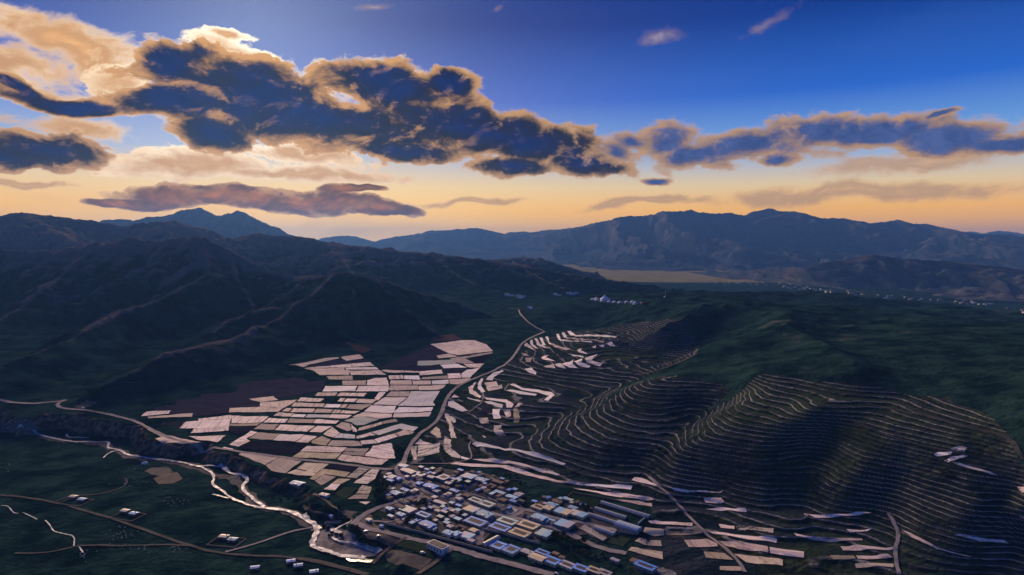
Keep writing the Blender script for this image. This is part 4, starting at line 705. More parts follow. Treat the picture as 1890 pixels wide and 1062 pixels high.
class MB:
    def __init__(s): s.v = []; s.f = []
    def box(s, x0, x1, y0, y1, z0, z1):
        b = len(s.v); s.v += [(x, y, z) for z in (z0, z1) for x, y in ((x0, y0), (x1, y0), (x1, y1), (x0, y1))]
        s.f += [tuple(b + i for i in q) for q in ((0, 3, 2, 1), (4, 5, 6, 7), (0, 1, 5, 4), (1, 2, 6, 5), (2, 3, 7, 6), (3, 0, 4, 7))]; return s
    def prism(s, prof, x0, x1):                      # profile (y, z) swept along x
        b = len(s.v); n = len(prof)
        s.v += [(x0, y, z) for y, z in prof] + [(x1, y, z) for y, z in prof]
        s.f += [tuple(b + i for i in reversed(range(n))), tuple(b + n + i for i in range(n))] + [(b + i, b + (i + 1) % n, b + n + (i + 1) % n, b + n + i) for i in range(n)]; return s
    def tube(s, p0, p1, r0, r1, n=6):
        a = Vector(p0); c = Vector(p1); d = (c - a).normalized(); e = d.orthogonal().normalized(); f = d.cross(e); b = len(s.v)
        for q, r in ((a, r0), (c, r1)):
            for i in range(n): t = 2 * math.pi * i / n; s.v.append(tuple(q + e * math.cos(t) * r + f * math.sin(t) * r))
        s.f += [(b + i, b + (i + 1) % n, b + n + (i + 1) % n, b + n + i) for i in range(n)] + [tuple(b + i for i in reversed(range(n))), tuple(b + n + i for i in range(n))]; return s
    def lathe(s, prof, n=14, cx=0, cy=0):
        b = len(s.v); m = len(prof)
        for r, z in prof: s.v += [(cx + r * math.cos(2 * math.pi * i / n), cy + r * math.sin(2 * math.pi * i / n), z) for i in range(n)]
        for j in range(m - 1): s.f += [(b + j * n + i, b + j * n + (i + 1) % n, b + (j + 1) * n + (i + 1) % n, b + (j + 1) * n + i) for i in range(n)]
        return s
    def ell(s, c, r, n=8, m=6):
        b = len(s.v); 
        for j in range(m + 1):
            t = math.pi * j / m
            for i in range(n): p = 2 * math.pi * i / n; s.v.append((c[0] + r[0] * math.sin(t) * math.cos(p), c[1] + r[1] * math.sin(t) * math.sin(p), c[2] - r[2] * math.cos(t)))
        for j in range(m): s.f += [(b + j * n + i, b + j * n + (i + 1) % n, b + (j + 1) * n + (i + 1) % n, b + (j + 1) * n + i) for i in range(n)]
        return s
    def build(s, name, mat, parent=None, smooth=False): return mesh_obj(name, s.v, s.f, mat, parent, smooth)
def openings(root, a, b, h, nwin, doormat, y):
    # front side faces -y: a door in the middle, windows on either side
    slots = nwin + 1; w = a / slots; dk = slots // 2
    for i in range(slots):
        cx = -a / 2 + w * (i + 0.5)
        if i == dk:
            d = MB().box(cx - 0.75, cx + 0.75, y - 0.06, y + 0.05, 0.05, 2.2).build('door', doormat, root); MB().box(cx + 0.45, cx + 0.55, y - 0.14, y - 0.06, 1.0, 1.15).build('handle', M['metal'], d)
        else:
            wd = MB().box(cx - 0.85, cx + 0.85, y - 0.05, y + 0.05, 1.0, 2.4).build('window', WM['white'], root)
            MB().box(cx - 0.72, cx + 0.72, y - 0.09, y - 0.05, 1.12, 2.28).build('pane', M['glass'], wd)
def house(x, y, yaw, a, b, kind, wallk='cream', h=None):
    h = h or rng.uniform(2.6, 3.3); z = float(min(gz([x - 5, x + 5, x, x], [y, y, y - 5, y + 5])))
    root = empty('house', x, y, yaw, z); W = WM[wallk]; f0 = -2.0
    if kind.startswith('rim'):
        rc = HM[kind[3:]]; tr = min(3.2, b * 0.26)
        MB().box(-a / 2, a / 2, -b / 2, -b / 2 + tr, f0, h).box(-a / 2, a / 2, b / 2 - tr, b / 2, f0, h + 0.3).box(-a / 2, -a / 2 + tr, -b / 2 + tr, b / 2 - tr, f0, h).box(a / 2 - tr, a / 2, -b / 2 + tr, b / 2 - tr, f0, h).build('wall', W, root)
        o = 0.4; rf = MB().box(-a / 2 - o, a / 2 + o, -b / 2 - o, -b / 2 + tr, h + .004, h + 0.22).box(-a / 2 - o, a / 2 + o, b / 2 - tr, b / 2 + o, h + .304, h + 0.52)
        rf.box(-a / 2 - o, -a / 2 + tr, -b / 2 + tr, b / 2 - tr, h + .004, h + 0.22).box(a / 2 - tr, a / 2 + o, -b / 2 + tr, b / 2 - tr, h + .004, h + 0.22).build('roof', rc, root)
        cr = MB().prism([(-b / 2 + tr, h - 0.15), (b / 2 - tr, h - 0.15), (b / 2 - tr, h + .05), (0, h + 0.5), (-b / 2 + tr, h + .05)], -a / 2 + tr, a / 2 - tr).build('courtyard_roof', HM['brown'], root)
        MB().box(-a / 2 + tr, a / 2 - tr, -.12, .12, h + .47, h + .6).build('ridge', HM['dark'], cr)
        openings(root, a, b, h, max(2, int(a / 6)), M['door'], -b / 2)
        MB().box(-a / 2 - o, a / 2 + o, -b / 2 - o - .08, -b / 2 - o - .003, h - .1, h + .3).build('fascia', HM['cream'] if kind != 'rimcream' else HM['white'], root)
    elif kind.startswith('yard'):                    # three wings round an open court
        rc = HM[kind[4:]]; t = b * 0.34
        MB().box(-a / 2, a / 2, b / 2 - t, b / 2, f0, h).box(-a / 2, -a / 2 + t, -b / 2, b / 2 - t, f0, h * .9).box(a / 2 - t, a / 2, -b / 2, b / 2 - t, f0, h * .9).build('wall', W, root)
        MB().prism([(b / 2 - t - .4, h), (b / 2 + .4, h + .5), (b / 2 + .4, h + .68), (b / 2 - t - .4, h + .18)], -a / 2 - .3, a / 2 + .3).build('roof', rc, root)
        for s in (-1, 1):
            x0, x1 = (-a / 2 - .3, -a / 2 + t + .3) if s < 0 else (a / 2 - t - .3, a / 2 + .3)
            MB().box(x0, x1, -b / 2 - .3, b / 2 - t - .41, h * .9 + .004, h * .9 + .2).build('wing_roof', rc if s < 0 else HM['adobe'], root)
        openings(root, a - 2 * t - 1, b, h, 3, M['doorb'], b / 2 - t)
        MB().box(-a / 2 + t, a / 2 - t, -b / 2, -b / 2 + .3, f0, 1.9).build('court_wall', WM['adobe'], root)
    elif kind.startswith('half'):                    # roof in two colours, one taller bay
        c0, c1_ = kind[4:].split('_'); MB().box(-a / 2, a * .05, -b / 2, b / 2, f0, h).box(a * .05, a / 2, -b / 2, b / 2, f0, h + .5).build('wall', W, root)
        MB().prism([(-b / 2 - .4, h + .02), (b / 2 + .4, h + .6), (b / 2 + .4, h + .8), (-b / 2 - .4, h + .2)], -a / 2 - .4, a * .05).build('roof', HM[c0], root)
        MB().prism([(-b / 2 - .4, h + .52), (b / 2 + .4, h + 1.1), (b / 2 + .4, h + 1.3), (-b / 2 - .4, h + .7)], a * .05 + .01, a / 2 + .4).build('roof', HM[c1_], root)
        openings(root, a, b, h, max(2, int(a / 5)), M['doorb'], -b / 2)
    else:
        rc = HM[kind]; MB().box(-a / 2, a / 2, -b / 2, b / 2, f0, h).build('wall', W, root); p = min(1.4, b * 0.11) if kind not in ('adobe',) else 0.25
        o = 0.45; rf = MB().prism([(-b / 2 - o, h + .003), (b / 2 + o, h + .003), (b / 2 + o, h + .18), (0, h + .18 + p), (-b / 2 - o, h + .18)], -a / 2 - o, a / 2 + o).build('roof', rc, root)
        if rng.random() < .5: cx = rng.uniform(-a * .3, a * .3); MB().box(cx - .3, cx + .3, .6, 1.2, h + .1, h + p + 1.2).build('chimney', WM['adobe'], rf)
        if kind in ('blue', 'cyan', 'lav') and a > 12: MB().box(-a * .1, a * .2, -b / 2 - .2, -b / 2 + b * .3, h + .25, h + .25 + p * .55).build('skylight', HM['white'], rf)
        openings(root, a, b, h, max(2, int(a / 4.5)), M['doorb'] if wallk == 'adobe' else M['door'], -b / 2)
    return root
RN = dict(blue='blue metal roof', cyan='light blue metal roof', lav='lilac grey roof', white='white roof', cream='cream roof', teal='pale teal roof', adobe='flat mud roof', dark='dark tiled roof', brown='brown tiled roof')
WN = dict(cream='cream', white='white', adobe='mud-brick', grey='grey')
_p0, _p1 = at(762, 893), at(913, 949); YAW = math.atan2(_p1[1] - _p0[1], _p1[0] - _p0[0]); PX_A, PX_B = 0.84 * 1.0, 0.96
# place, length and depth (photograph units along the two street directions), roof, wall, where it stands
AREA = ['at the village top by the valley road', 'above the main street', 'under the hillside fields', 'between main street and flood wall', 'beside the cross street', 'beside the greenhouses', 'beside the lower road', 'below the barn plot']
HOUSES = [
 (cV1, .16009, [((275,125),110,40,'halflav_cyan','white',0),((340,180),180,60,'white','grey',0),((440,240),90,60,'yardwhite','white',0),((320,245),40,25,'white','white',0),((150,250),80,60,'lav','grey',0),((130,290),80,30,'blue','grey',0),((215,262),70,40,'blue','white',0),((320,320),80,50,'dark','white',0),((465,320),60,50,'blue','grey',0),
  ((300,400),100,35,'blue','adobe',0),((400,410),60,60,'yardlav','cream',0),((190,440),100,60,'cyan','adobe',0),((120,490),50,40,'adobe','adobe',0),((600,245),80,40,'lav','grey',2),((740,250),120,90,'rimlav','grey',2),((600,360),150,70,'blue','grey',1),((660,410),70,40,'lav','grey',1),((755,372),100,40,'adobe','adobe',1),((800,320),70,40,'lav','adobe',2),
  ((890,300),80,60,'halflav_cyan','adobe',2),((870,410),110,40,'blue','adobe',1),((790,447),60,50,'yardlav','white',1),((1035,240),150,80,'halflav_cyan','grey',2),((1180,280),140,70,'cyan','adobe',2),((1370,305),120,40,'adobe','adobe',2),((1290,350),90,50,'yardadobe','adobe',2),((1360,445),130,90,'yardcyan','grey',1),((1530,480),120,50,'cyan','grey',1),
  ((1610,450),80,60,'lav','adobe',1),((1420,512),100,50,'adobe','adobe',1),((1545,532),80,30,'blue','grey',1),((920,497),70,40,'lav','white',1),((1010,462),80,40,'adobe','adobe',1),((1110,520),140,60,'rimteal','cream',1),((1240,562),150,80,'rimteal','cream',1),((1060,630),150,80,'halfcream_lav','cream',3),((1215,680),180,90,'cyan','grey',3),((1110,765),225,100,'rimblue','cream',3),
  ((1400,585),80,50,'dark','white',1),((700,545),150,40,'lav','grey',3),((540,500),110,50,'dark','white',3),((280,530),120,40,'dark','white',3),((240,590),120,40,'adobe','white',3),((330,628),160,80,'halfteal_lav','grey',3),((120,620),80,40,'cyan','grey',3),((250,682),90,40,'cyan','white',3),((510,690),150,60,'rimblue','cream',3),((560,800),170,80,'blue','grey',3),
  ((800,900),100,60,'cyan','white',3),((895,912),70,70,'cyan','white',3),((1010,932),140,80,'halflav_cyan','white',3),((1060,990),80,35,'lav','grey',3),((940,838),110,50,'yardadobe','adobe',3),((820,825),60,40,'lav','adobe',3),((1090,868),80,50,'cream','grey',3),((910,632),60,40,'cyan','adobe',3),((390,520),80,30,'adobe','adobe',3),
  ((1480,765),200,90,'rimteal','cream',4),((1390,832),210,90,'rimblue','cream',4),((1720,812),210,100,'rimcream','cream',4),((1620,897),210,100,'rimcream','cream',4)]),
 (cV2, .16009, [((335,345),130,70,'rimcream','cream',5),((455,362),90,70,'cream','cream',5),((510,328),80,60,'cyan','white',5),((550,285),100,40,'adobe','adobe',5),((350,472),150,80,'cyan','cream',5),((620,402),170,90,'halfcyan_cream','cream',5),((790,430),190,80,'halfwhite_cyan','cream',5),((735,358),90,45,'cyan','white',5),((475,512),80,50,'yardcyan','white',4),
  ((640,545),170,110,'halfcyan_lav','grey',4),((405,652),150,110,'halfteal_cyan','cream',4),((200,440),90,40,'yardadobe','white',4)]),
 (cV4, .17989, [((330,260),130,90,'rimblue','cream',6),((465,302),130,100,'rimblue','cream',6),((630,330),110,50,'lav','adobe',6),((785,338),130,50,'rimblue','cream',6),((735,392),150,70,'cream','cream',6),((880,422),150,80,'rimblue','cream',6),((1040,462),150,70,'rimlav','cream',6),((1180,502),140,70,'rimblue','grey',6),((1320,524),140,60,'rimcream','adobe',6),
  ((920,350),60,20,'adobe','adobe',6),((985,387),50,20,'adobe','adobe',6),((1530,412),80,30,'lav','grey',7),((1740,422),90,50,'adobe','adobe',7),((1840,478),190,70,'rimblue','grey',7),((1420,548),120,60,'rimlav','cream',6)]),
]
HPOS = []; LAB = {}
for cf, sc, lst in HOUSES:
    for (p, a, b, kind, wk, ar) in lst:
        u, v = cf([p])[0]; x, y = at(u, v + 4); k = y / 760.0
        am = a * sc * PX_A * k * 0.88; bm = b * sc * PX_B * k * 0.98; HPOS.append((x, y, max(am, bm) * .55))
        o = house(x, y, YAW + rng.uniform(-.05, .05) + (0.0), max(4.5, am), max(4.0, bm), kind, wk)
        if kind[:3] == 'rim': d = f"{WN[wk]} compound, {kind[3:].replace('lav','lilac')} rim, brown centre roof, {AREA[ar]}"
        elif kind[:4] == 'yard': d = f"{WN[wk]} open-court house with {RN[kind[4:]]} {AREA[ar]}"
        elif kind[:4] == 'half': c0, c1_ = kind[4:].split('_'); d = f"{WN[wk]} house, roof half {c0.replace('lav', 'lilac').replace('cyan', 'light blue')} half {c1_.replace('lav', 'lilac').replace('cyan', 'light blue')} {AREA[ar]}"
        else: d = f"{'long ' if a > 110 else 'small ' if a < 75 else ''}{WN[wk]} house with {RN[kind]} {AREA[ar]}"
        tag(o, d, 'house', f"village houses {AREA[ar]}"); LAB.setdefault(d, []).append(o)
_vr = at(742, 866)
for d, lst in LAB.items():                           # alike houses: told apart by their order from the valley road
    if len(lst) > 1:
        lst.sort(key=lambda o: math.hypot(o.location.x - _vr[0], o.location.y - _vr[1]))
        for o, w in zip(lst, ('first', 'second', 'third', 'fourth', 'fifth', 'sixth')): o['label'] = ' '.join(d.split()[:11 + (5 - 5)] if len(d.split()) > 11 else d.split()) + f', {w} from the valley road'
# outbuildings squeezed between the houses
VP = [at(*p) for p in cV1([(40,220),(230,110),(560,170),(900,190),(1200,220),(1480,300),(1640,440),(1660,600),(1900,500),(2080,490),(2460,640),(2400,760),(2050,900),(1750,960),(1300,880),(1150,1020),(700,890),(90,780),(180,560),(60,470)])]
_xs = [p[0] for p in VP]; _ys = [p[1] for p in VP]; SL = [smooth_line([at(*p) for p in px], 1) for nm, px, w in SW]; made = 0; qv = random.Random(21)
for _ in range(4000):
    if made >= 85: break
    x, y = qv.uniform(min(_xs), max(_xs)), qv.uniform(min(_ys), max(_ys)); a, b = qv.uniform(4, 9), qv.uniform(3.2, 5)
    if not in_poly(np.array([x]), np.array([y]), VP)[0] or any(math.hypot(x - hx, y - hy) < hr + a * .45 for hx, hy, hr in HPOS): continue
    if min(float(poly_dist(np.array([x]), np.array([y]), [(p[0], p[1], 0) for p in l])[0][0]) for l in SL) < 6.5: continue
    kind = qv.choice(['adobe', 'lav', 'lav', 'cyan', 'blue', 'blue', 'brown', 'dark', 'teal']); wk = qv.choice(['adobe', 'adobe', 'grey', 'cream']); zz = float(gz(x, y)); h = qv.uniform(2.2, 2.9)
    r = empty('shed', x, y, YAW + (math.pi / 2 if qv.random() < .4 else 0), zz); MB().box(-a / 2, a / 2, -b / 2, b / 2, -1.5, h).build('wall', WM[wk], r)
    MB().prism([(-b / 2 - .3, h + .003), (b / 2 + .3, h + .35), (b / 2 + .3, h + .5), (-b / 2 - .3, h + .15)], -a / 2 - .3, a / 2 + .3).build('roof', HM[kind], r); MB().box(-.6, .6, -b / 2 - .05, -b / 2 + .02, .05, 1.9).build('door', M['doorb'], r)
    tag(r, f"small {WN[wk]} shed with {RN[kind]} between the village houses", 'shed', f"{WN[wk]} sheds with {RN[kind]} in the village"); HPOS.append((x, y, a * .5)); made += 1
# greenhouses and the vaulted barn
M['film'] = plain_mat('greenhouse_film', (0.46, 0.46, 0.46), 0.35, 0.25, 0.5); M['barn'] = metal_roof('barn_roof', (0.30, 0.42, 0.58), (0.36, 0.46, 0.58))
def vault(name, u, v, am, bm, hw, hr, skin, wall, yaw=None, n=10):
    x, y = at(u, v); root = empty(name, x, y, YAW if yaw is None else yaw)
    prof = [(bm / 2 * math.cos(t), hw + hr * math.sin(t)) for t in np.linspace(0, math.pi, 13)]
    MB().prism(prof, -am / 2, am / 2).build('roof', skin, root, False)
    MB().box(-am / 2 + .02, am / 2 - .02, -bm / 2 + .02, bm / 2 - .02, -2, hw).build('wall', wall, root)
    for i in range(n):
        xx = -am / 2 + am * (i + .5) / n; m = MB()
        pr = [(xx, (bm / 2 + .05) * math.cos(t), hw + (hr + .05) * math.sin(t)) for t in np.linspace(0, math.pi, 9)]
        for q, r in zip(pr[:-1], pr[1:]): m.tube(q, r, .07, .07, 4)
        m.build('rib', M['metal'], root)
    MB().box(am / 2, am / 2 + .1, -1.2, 1.2, 0, min(2.4, hw + hr * .8)).build('door', M['door'], root); return root
s2 = .16009
for (p, a, b, lab) in [((1330,375),480,34,'longest plastic greenhouse tunnel with dark vent gaps behind the other greenhouses'), ((1165,418),310,36,'blue-ended plastic greenhouse tunnel between two other greenhouses'), ((1090,487),320,36,'plastic greenhouse tunnel beside the last cream house of the street'), ((1100,625),190,40,'short pale greenhouse tunnel standing in the striped garden')]:
    u, v = cV2([p])[0]; tag(vault('greenhouse', u, v + 2, a * s2 * PX_A * .95, b * s2 * PX_B, 0.8, 2.3, M['film'], WM['adobe']), lab, 'greenhouse', 'greenhouse tunnels beside the village')
u, v = cV2([(1370,595)])[0]; tag(vault('barn', u, v + 2, 200 * s2 * PX_A, 75 * s2 * PX_B, 3.4, 2.4, M['barn'], WM['grey'], n=6), 'barn with barrel-vaulted blue metal roof in a walled plot', 'barn')
u, v = cV4([(262,235)])[0]; tag(vault('barn', u, v, 130 * .18 * PX_B, 45 * .18 * PX_A, 2.0, 2.0, M['film'], WM['grey'], YAW + math.pi / 2, 5), 'pale rounded shed standing end-on beside the flood wall street', 'shed')
# white school-like building on the green
u, v = cV3([(1565,700)])[0]; x, y = at(u, v + 5); root = empty('white_building', x, y, YAW)
MB().box(-11, 11, -4.5, 4.5, -2, 6).build('wall', WM['white'], root); rf = MB().box(-11.4, 11.4, -4.9, 4.9, 6.004, 6.4).build('roof', HM['white'], root); MB().box(-9.5, 9.5, -3.6, 3.6, 6.404, 6.75).build('roof_covering', HM['dark'], rf)
for i in range(5):
    cx = -8.4 + 4.2 * i
    w_ = MB().box(cx - .9, cx + .9, -4.58, -4.5, 1.6, 4.2).build('window', WM['grey'], root); MB().box(cx - .75, cx + .75, -4.64, -4.58, 1.8, 4.0).build('pane', M['glass'], w_)
d_ = MB().box(11.0, 11.1, -1, 1, 0, 2.6).build('door', M['door'], root); MB().box(-12.5, 12.5, -6.5, -5.0, -2, .25).build('plinth', M['concrete'], root)
tag(root, 'white flat-roofed building with a row of dark windows beside the lower road', 'building')
# single houses outside the village
def lone(u, v, a, b, kind, wk, yaw, lab, h=None):
    x, y = at(u, v); o = house(x, y, yaw, a, b, kind, wk, h); return tag(o, lab, 'house', 'lone farmhouses')
u, v = cV3([(245,108)])[0]; lone(u, v, 11, 6, 'white', 'white', YAW + .25, 'small white house with dark windows above the river track')
u, v = cC([(705,628)])[0]; lone(u, v, 17, 11, 'cyan', 'grey', YAW + .2, 'low blue and white roofed shed in a hollow under the field bank')
for (p, k2, yaw, lab) in [((1575,995),'blue',.3,'blue roofed cottage with mud yard beside the lower track, upper of its pair'), ((1615,1018),'blue',.3,'blue roofed cottage beside the lower track, lower of its pair'), ((1380,1030),'blue',.2,'solitary small blue roofed hut in the dark meadow'), ((1700,1052),'cyan',.3,'pale blue roofed hut at the foot of the lower track')]:
    u, v = c6([p])[0]; lone(u, v, 7.5, 5, k2, 'adobe', yaw, lab, 2.2)
def farmstead(cx, cy, lab1, lab2, lab3, yaw, three=True):
    u, v = c6([(cx - 12, cy)])[0]; lone(u, v, 9, 6, 'white', 'adobe', yaw, lab1, 2.6); u, v = c6([(cx + 35, cy + 15)])[0]; lone(u, v, 9, 6, 'cyan', 'adobe', yaw, lab2, 2.6)
    x, y = at(*c6([(cx + 5, cy + 22)])[0]); r = empty('pen_wall', x, y, yaw, float(gz(x, y)))
    for (q0, q1, q2, q3) in ((-16, 16, -11, -10.5), (-16, 16, 9, 9.5), (-16, -15.5, -10.5, 9), (15.5, 16, -10.5, 9)): MB().box(q0, q1, q2, q3, -2, 1.4).build('wall_side', WM['adobe'], r)
    tag(r, lab3, 'wall', 'mud yard walls of the meadow farms')
farmstead(410, 645, 'white roofed farmhouse in the walled yard beside the meadow track bend', 'pale blue roofed farm building in the yard beside the meadow track bend', 'low mud wall enclosing the white roofed farm beside the track bend', -.25)
farmstead(690, 722, 'white roofed farmhouse in the middle meadow farm with long yard', 'bright blue roofed building in the middle meadow farm with long yard', 'low mud wall enclosing the middle meadow farm', -.3)
farmstead(1225, 862, 'white roofed farmhouse of the small farm near the track fork', 'pale roofed building of the small farm near the track fork', 'low mud wall enclosing the small farm near the track fork', -.2)
# flood wall along the lower road
def wall_line(name, px, h, th, mat, lab, post=12.0, group=None):
    w = [at(*p) for p in px]; x0, y0 = w[0]; root = empty(name, x0, y0, 0, float(gz(x0, y0)))
    for (ax, ay), (bx, by) in zip(w[:-1], w[1:]):
        n = max(1, int(math.hypot(bx - ax, by - ay) / post)); ang = math.atan2(by - ay, bx - ax)
        for i in range(n):
            q0 = (ax + (bx - ax) * i / n, ay + (by - ay) * i / n); q1 = (ax + (bx - ax) * (i + 1) / n, ay + (by - ay) * (i + 1) / n); L = math.hypot(q1[0] - q0[0], q1[1] - q0[1]) - .5
            cxm, cym = (q0[0] + q1[0]) / 2, (q0[1] + q1[1]) / 2; zz = float(gz(cxm, cym)) - root.location.z
            o = MB().box(-L / 2, L / 2, -th / 2, th / 2, -1.5, h).build('wall_panel', mat, root); o.location = (cxm - x0, cym - y0, zz); o.rotation_euler = (0, 0, ang)
    return tag(root, lab, 'wall', group)
wall_line('flood_wall', cV3([(930,425),(1100,470),(1400,545),(1700,625),(1890,680),(2080,735),(2200,765)]), 2.4, .5, M['concrete'], 'long grey concrete flood wall beside the lower village road')
wall_line('flood_wall', cV4([(170,105),(350,140),(520,190),(640,225),(760,250)]), 2.4, .5, M['concrete'], 'concrete retaining wall below the brown-centred compounds')
wall_line('plot_wall', cV2([(640,280),(720,185),(1120,258),(1290,290)]), 1.7, .35, WM['adobe'], 'mud wall round the dark green plot above the greenhouses')
wall_line('plot_wall', cV2([(1585,460),(1480,560)]), 2.0, .35, WM['white'], 'pale short wall between the greenhouses and the barn')
wall_line('plot_wall', cV2([(1250,640),(1440,670),(1500,615)]), 2.0, .4, M['concrete'], 'concrete wall corner in front of the vaulted barn')
wall_line('plot_wall', cV2([(800,600),(1080,755),(1180,690)]), 1.3, .3, WM['adobe'], 'low mud wall round the striped village garden')
wall_line('plot_wall', cV1([(1000,420),(1120,450),(1260,500)]), 1.6, .3, WM['adobe'], 'mud wall beside the upper lane of the village')
wall_line('plot_wall', cV1([(1640,300),(1520,290),(1380,400)]), 1.6, .3, WM['adobe'], 'mud wall round the dark field behind the upper houses')
for px, kk in [(cV2([(720,195),(1120,262),(1060,300),(960,385),(780,320),(650,285)]), 'g'), (cV2([(800,600),(880,545),(1000,560),(1180,650),(1080,750),(940,690)]), 'd'), (cV2([(1100,755),(1220,680),(1400,720),(1310,810)]), 'g'), (cV1([(1390,390),(1530,290),(1640,300),(1660,420),(1560,420)]), 'g'), (cV1([(1030,410),(1130,360),(1260,380),(1330,400),(1240,450)]), 'g'), (cV1([(1400,670),(1500,600),(1620,630),(1540,690)]), 'y'), (cV1([(0,650),(180,690),(100,740),(0,730)]), 'g'), (cV1([(560,600),(640,570),(840,610),(800,640)]), 'y'), (cV3([(1060,680),(1230,605),(1500,690),(1640,760),(1500,830)]), 'g'), (cV3([(800,330),(880,270),(1060,320),(960,360)]), 'g')]:
    sheet('garden_plot', px, FM[kk], 0.42, GROUND)
# ------------------------------------------------------------------ tents on the hill
M['canvas'] = plain_mat('white_canvas', (0.80, 0.80, 0.82), 0.7, 0.08); M['band'] = plain_mat('orange_band', (0.42, 0.20, 0.10), 0.8, 0.1); M['red'] = plain_mat('red_timber', (0.30, 0.10, 0.05), 0.8, 0.2)
cT = crop(1060, 530, 0.12698)
def yurt(u, v, r, hw, hr, lab, peak=False, grp='white tents in a row on the hill'):
    x, y = at(u, v); root = empty('yurt', x, y, -math.atan2(x, y))
    MB().lathe([(r, -2), (r, hw)], 18).build('wall', M['canvas'], root, True); MB().lathe([(r * 1.012, .3), (r * 1.012, hw * .32)], 18).build('skirt_band', M['band'], root, True)
    prof = [(r * 1.1, hw - .2), (r * .62, hw + hr * .38), (r * .28, hw + hr * .72), (r * .09, hw + hr), (0.01, hw + hr)]
    rf = MB().lathe(prof, 18).build('roof', M['canvas'], root, True); MB().lathe([(r * .12, hw + hr), (r * .12, hw + hr + .6), (.01, hw + hr + .9)], 10).build('crown', M['band'], rf)
    MB().box(-1.1, 1.1, -r - .12, -r + .3, 0, 2.2).build('door', M['red'], root); return tag(root, lab, 'tent', grp)
yurt(*cT([(445,195)])[0], 17, 5.0, 14, 'large peaked white marquee tent among smaller white tents on the hill', True, None)
for i, (cx, cy) in enumerate([(270,190),(322,178),(325,200),(410,215),(510,222),(585,230),(665,235),(768,230),(850,228),(890,246)]):
    yurt(*cT([(cx, cy)])[0], 8.2, 3.0, 5.4, 'round white tent in the row below the large marquee on the hill')
yurt(*cT([(515,185)])[0], 4, 2.4, 3, 'smallest white tent close against the large marquee', grp=None)
x, y = at(*cT([(1035,240)])[0]); root = empty('timber_hall', x, y, 0.05); MB().box(-13, 13, -3, 3, -2, 2.6).build('wall', M['red'], root); MB().prism([(-3.6, 2.6), (3.6, 2.6), (0, 4.4)], -13.5, 13.5).build('roof', HM['brown'], root); MB().box(-14.2, -13.6, -1, 1, 0, 6).build('gable_post', M['canvas'], root); MB().box(-1, 1, -3.1, -3, 0, 2.2).build('door', HM['dark'], root); tag(root, 'long low red-brown timber hall beyond the row of white tents', 'hall')
x, y = at(1228, 549); root = empty('radio_mast', x, y, 0); m = MB()
for sx, sy in ((-1, -1), (1, -1), (0, 1)): m.tube((sx * 1.6, sy * 1.6, -1), (sx * .3, sy * .3, 26), .16, .08, 4)
for i in range(8): z = 3 * i + 1; q = 1.6 - 1.3 * z / 26; m.tube((-q, -q, z), (q, -q, z + 2.4), .07, .07, 3); m.tube((q, -q, z), (0, q, z + 2.4), .07, .07, 3); m.tube((0, q, z), (-q, -q, z + 2.4), .07, .07, 3)
m.build('lattice', M['metal'], root); MB().box(-4.5, -1.8, -2, 2, -1, 3.4).build('hut', M['canvas'], root); tag(root, 'thin lattice radio mast with white hut on the grassy crest', 'mast')
# ------------------------------------------------------------------ vehicles
M['tyre'] = plain_mat('tyre', (0.012, 0.012, 0.013), 0.9); M['paintw'] = plain_mat('white_paint', (0.70, 0.71, 0.74), 0.3, 0.03, 0.5); M['paintb'] = plain_mat('pale_blue_paint', (0.34, 0.46, 0.62), 0.3, 0.03, 0.5); M['paintd'] = plain_mat('dark_paint', (0.03, 0.03, 0.04), 0.3, 0.03, 0.5); M['lamp'] = plain_mat('headlamp', (0.6, 0.6, 0.55), 0.15)
def car(u, v, yaw, paint, lab, van=False):
    x, y = at(u, v); root = empty('van' if van else 'car', x, y, yaw); L, Wd = (4.9, 1.9) if van else (4.4, 1.75)
    prof = [(-L / 2, .35), (L / 2, .35), (L / 2, .95), (L * .30, 1.05 if not van else 1.2), (L * .16, 1.55 if not van else 2.1), (-L * .30 if not van else -L / 2 + .1, 1.55 if not van else 2.1), (-L * .44 if not van else -L / 2, 1.05), (-L / 2, .95)]
    v3 = [(px, -Wd / 2, pz) for px, pz in prof] + [(px, Wd / 2, pz) for px, pz in prof]; n = len(prof)
    mesh_obj('body', v3, [tuple(range(n)), tuple(reversed(range(n, 2 * n)))] + [(i + n, (i + 1) % n + n, (i + 1) % n, i) for i in range(n)], paint, root)
    top = 1.5 if not van else 2.0
    for s in (-1, 1): MB().box(-L * .28, L * .14, s * (Wd / 2 + .01) - .01, s * (Wd / 2 + .01) + .01, 1.08, top - .05).build('side_window', M['glass'], root)
    for sx in (-1, 1):
        for s in (-1, 1):
            w = MB().tube((sx * L * .31, s * (Wd / 2 - .2), .33), (sx * L * .31, s * (Wd / 2 + .03), .33), .33, .33, 12).build('wheel', M['tyre'], root); MB().tube((sx * L * .31, s * (Wd / 2 + .031), .33), (sx * L * .31, s * (Wd / 2 + .05), .33), .19, .19, 10).build('rim', M['metal'], w)
    for s in (-1, 1): MB().box(L / 2, L / 2 + .03, s * Wd * .36 - .18, s * Wd * .36 + .18, .7, .88).build('headlight', M['lamp'], root)
    MB().box(L * .2, L * .2 + .03, -Wd * .42, Wd * .42, 1.2, top - .1).build('windscreen', M['glass'], root); return tag(root, lab, 'van' if van else 'car')
u, v = cV3([(727,515)])[0]; car(u, v, .35, M['paintb'], 'pale blue car parked beside the village entrance road'); u, v = cV3([(872,570)])[0]; car(u, v, .5, M['paintw'], 'white car parked on the bare dirt yard'); u, v = cV3([(1388,768)])[0]; car(u, v, .1, M['paintw'], 'white van parked on the grass beside the white building', True)
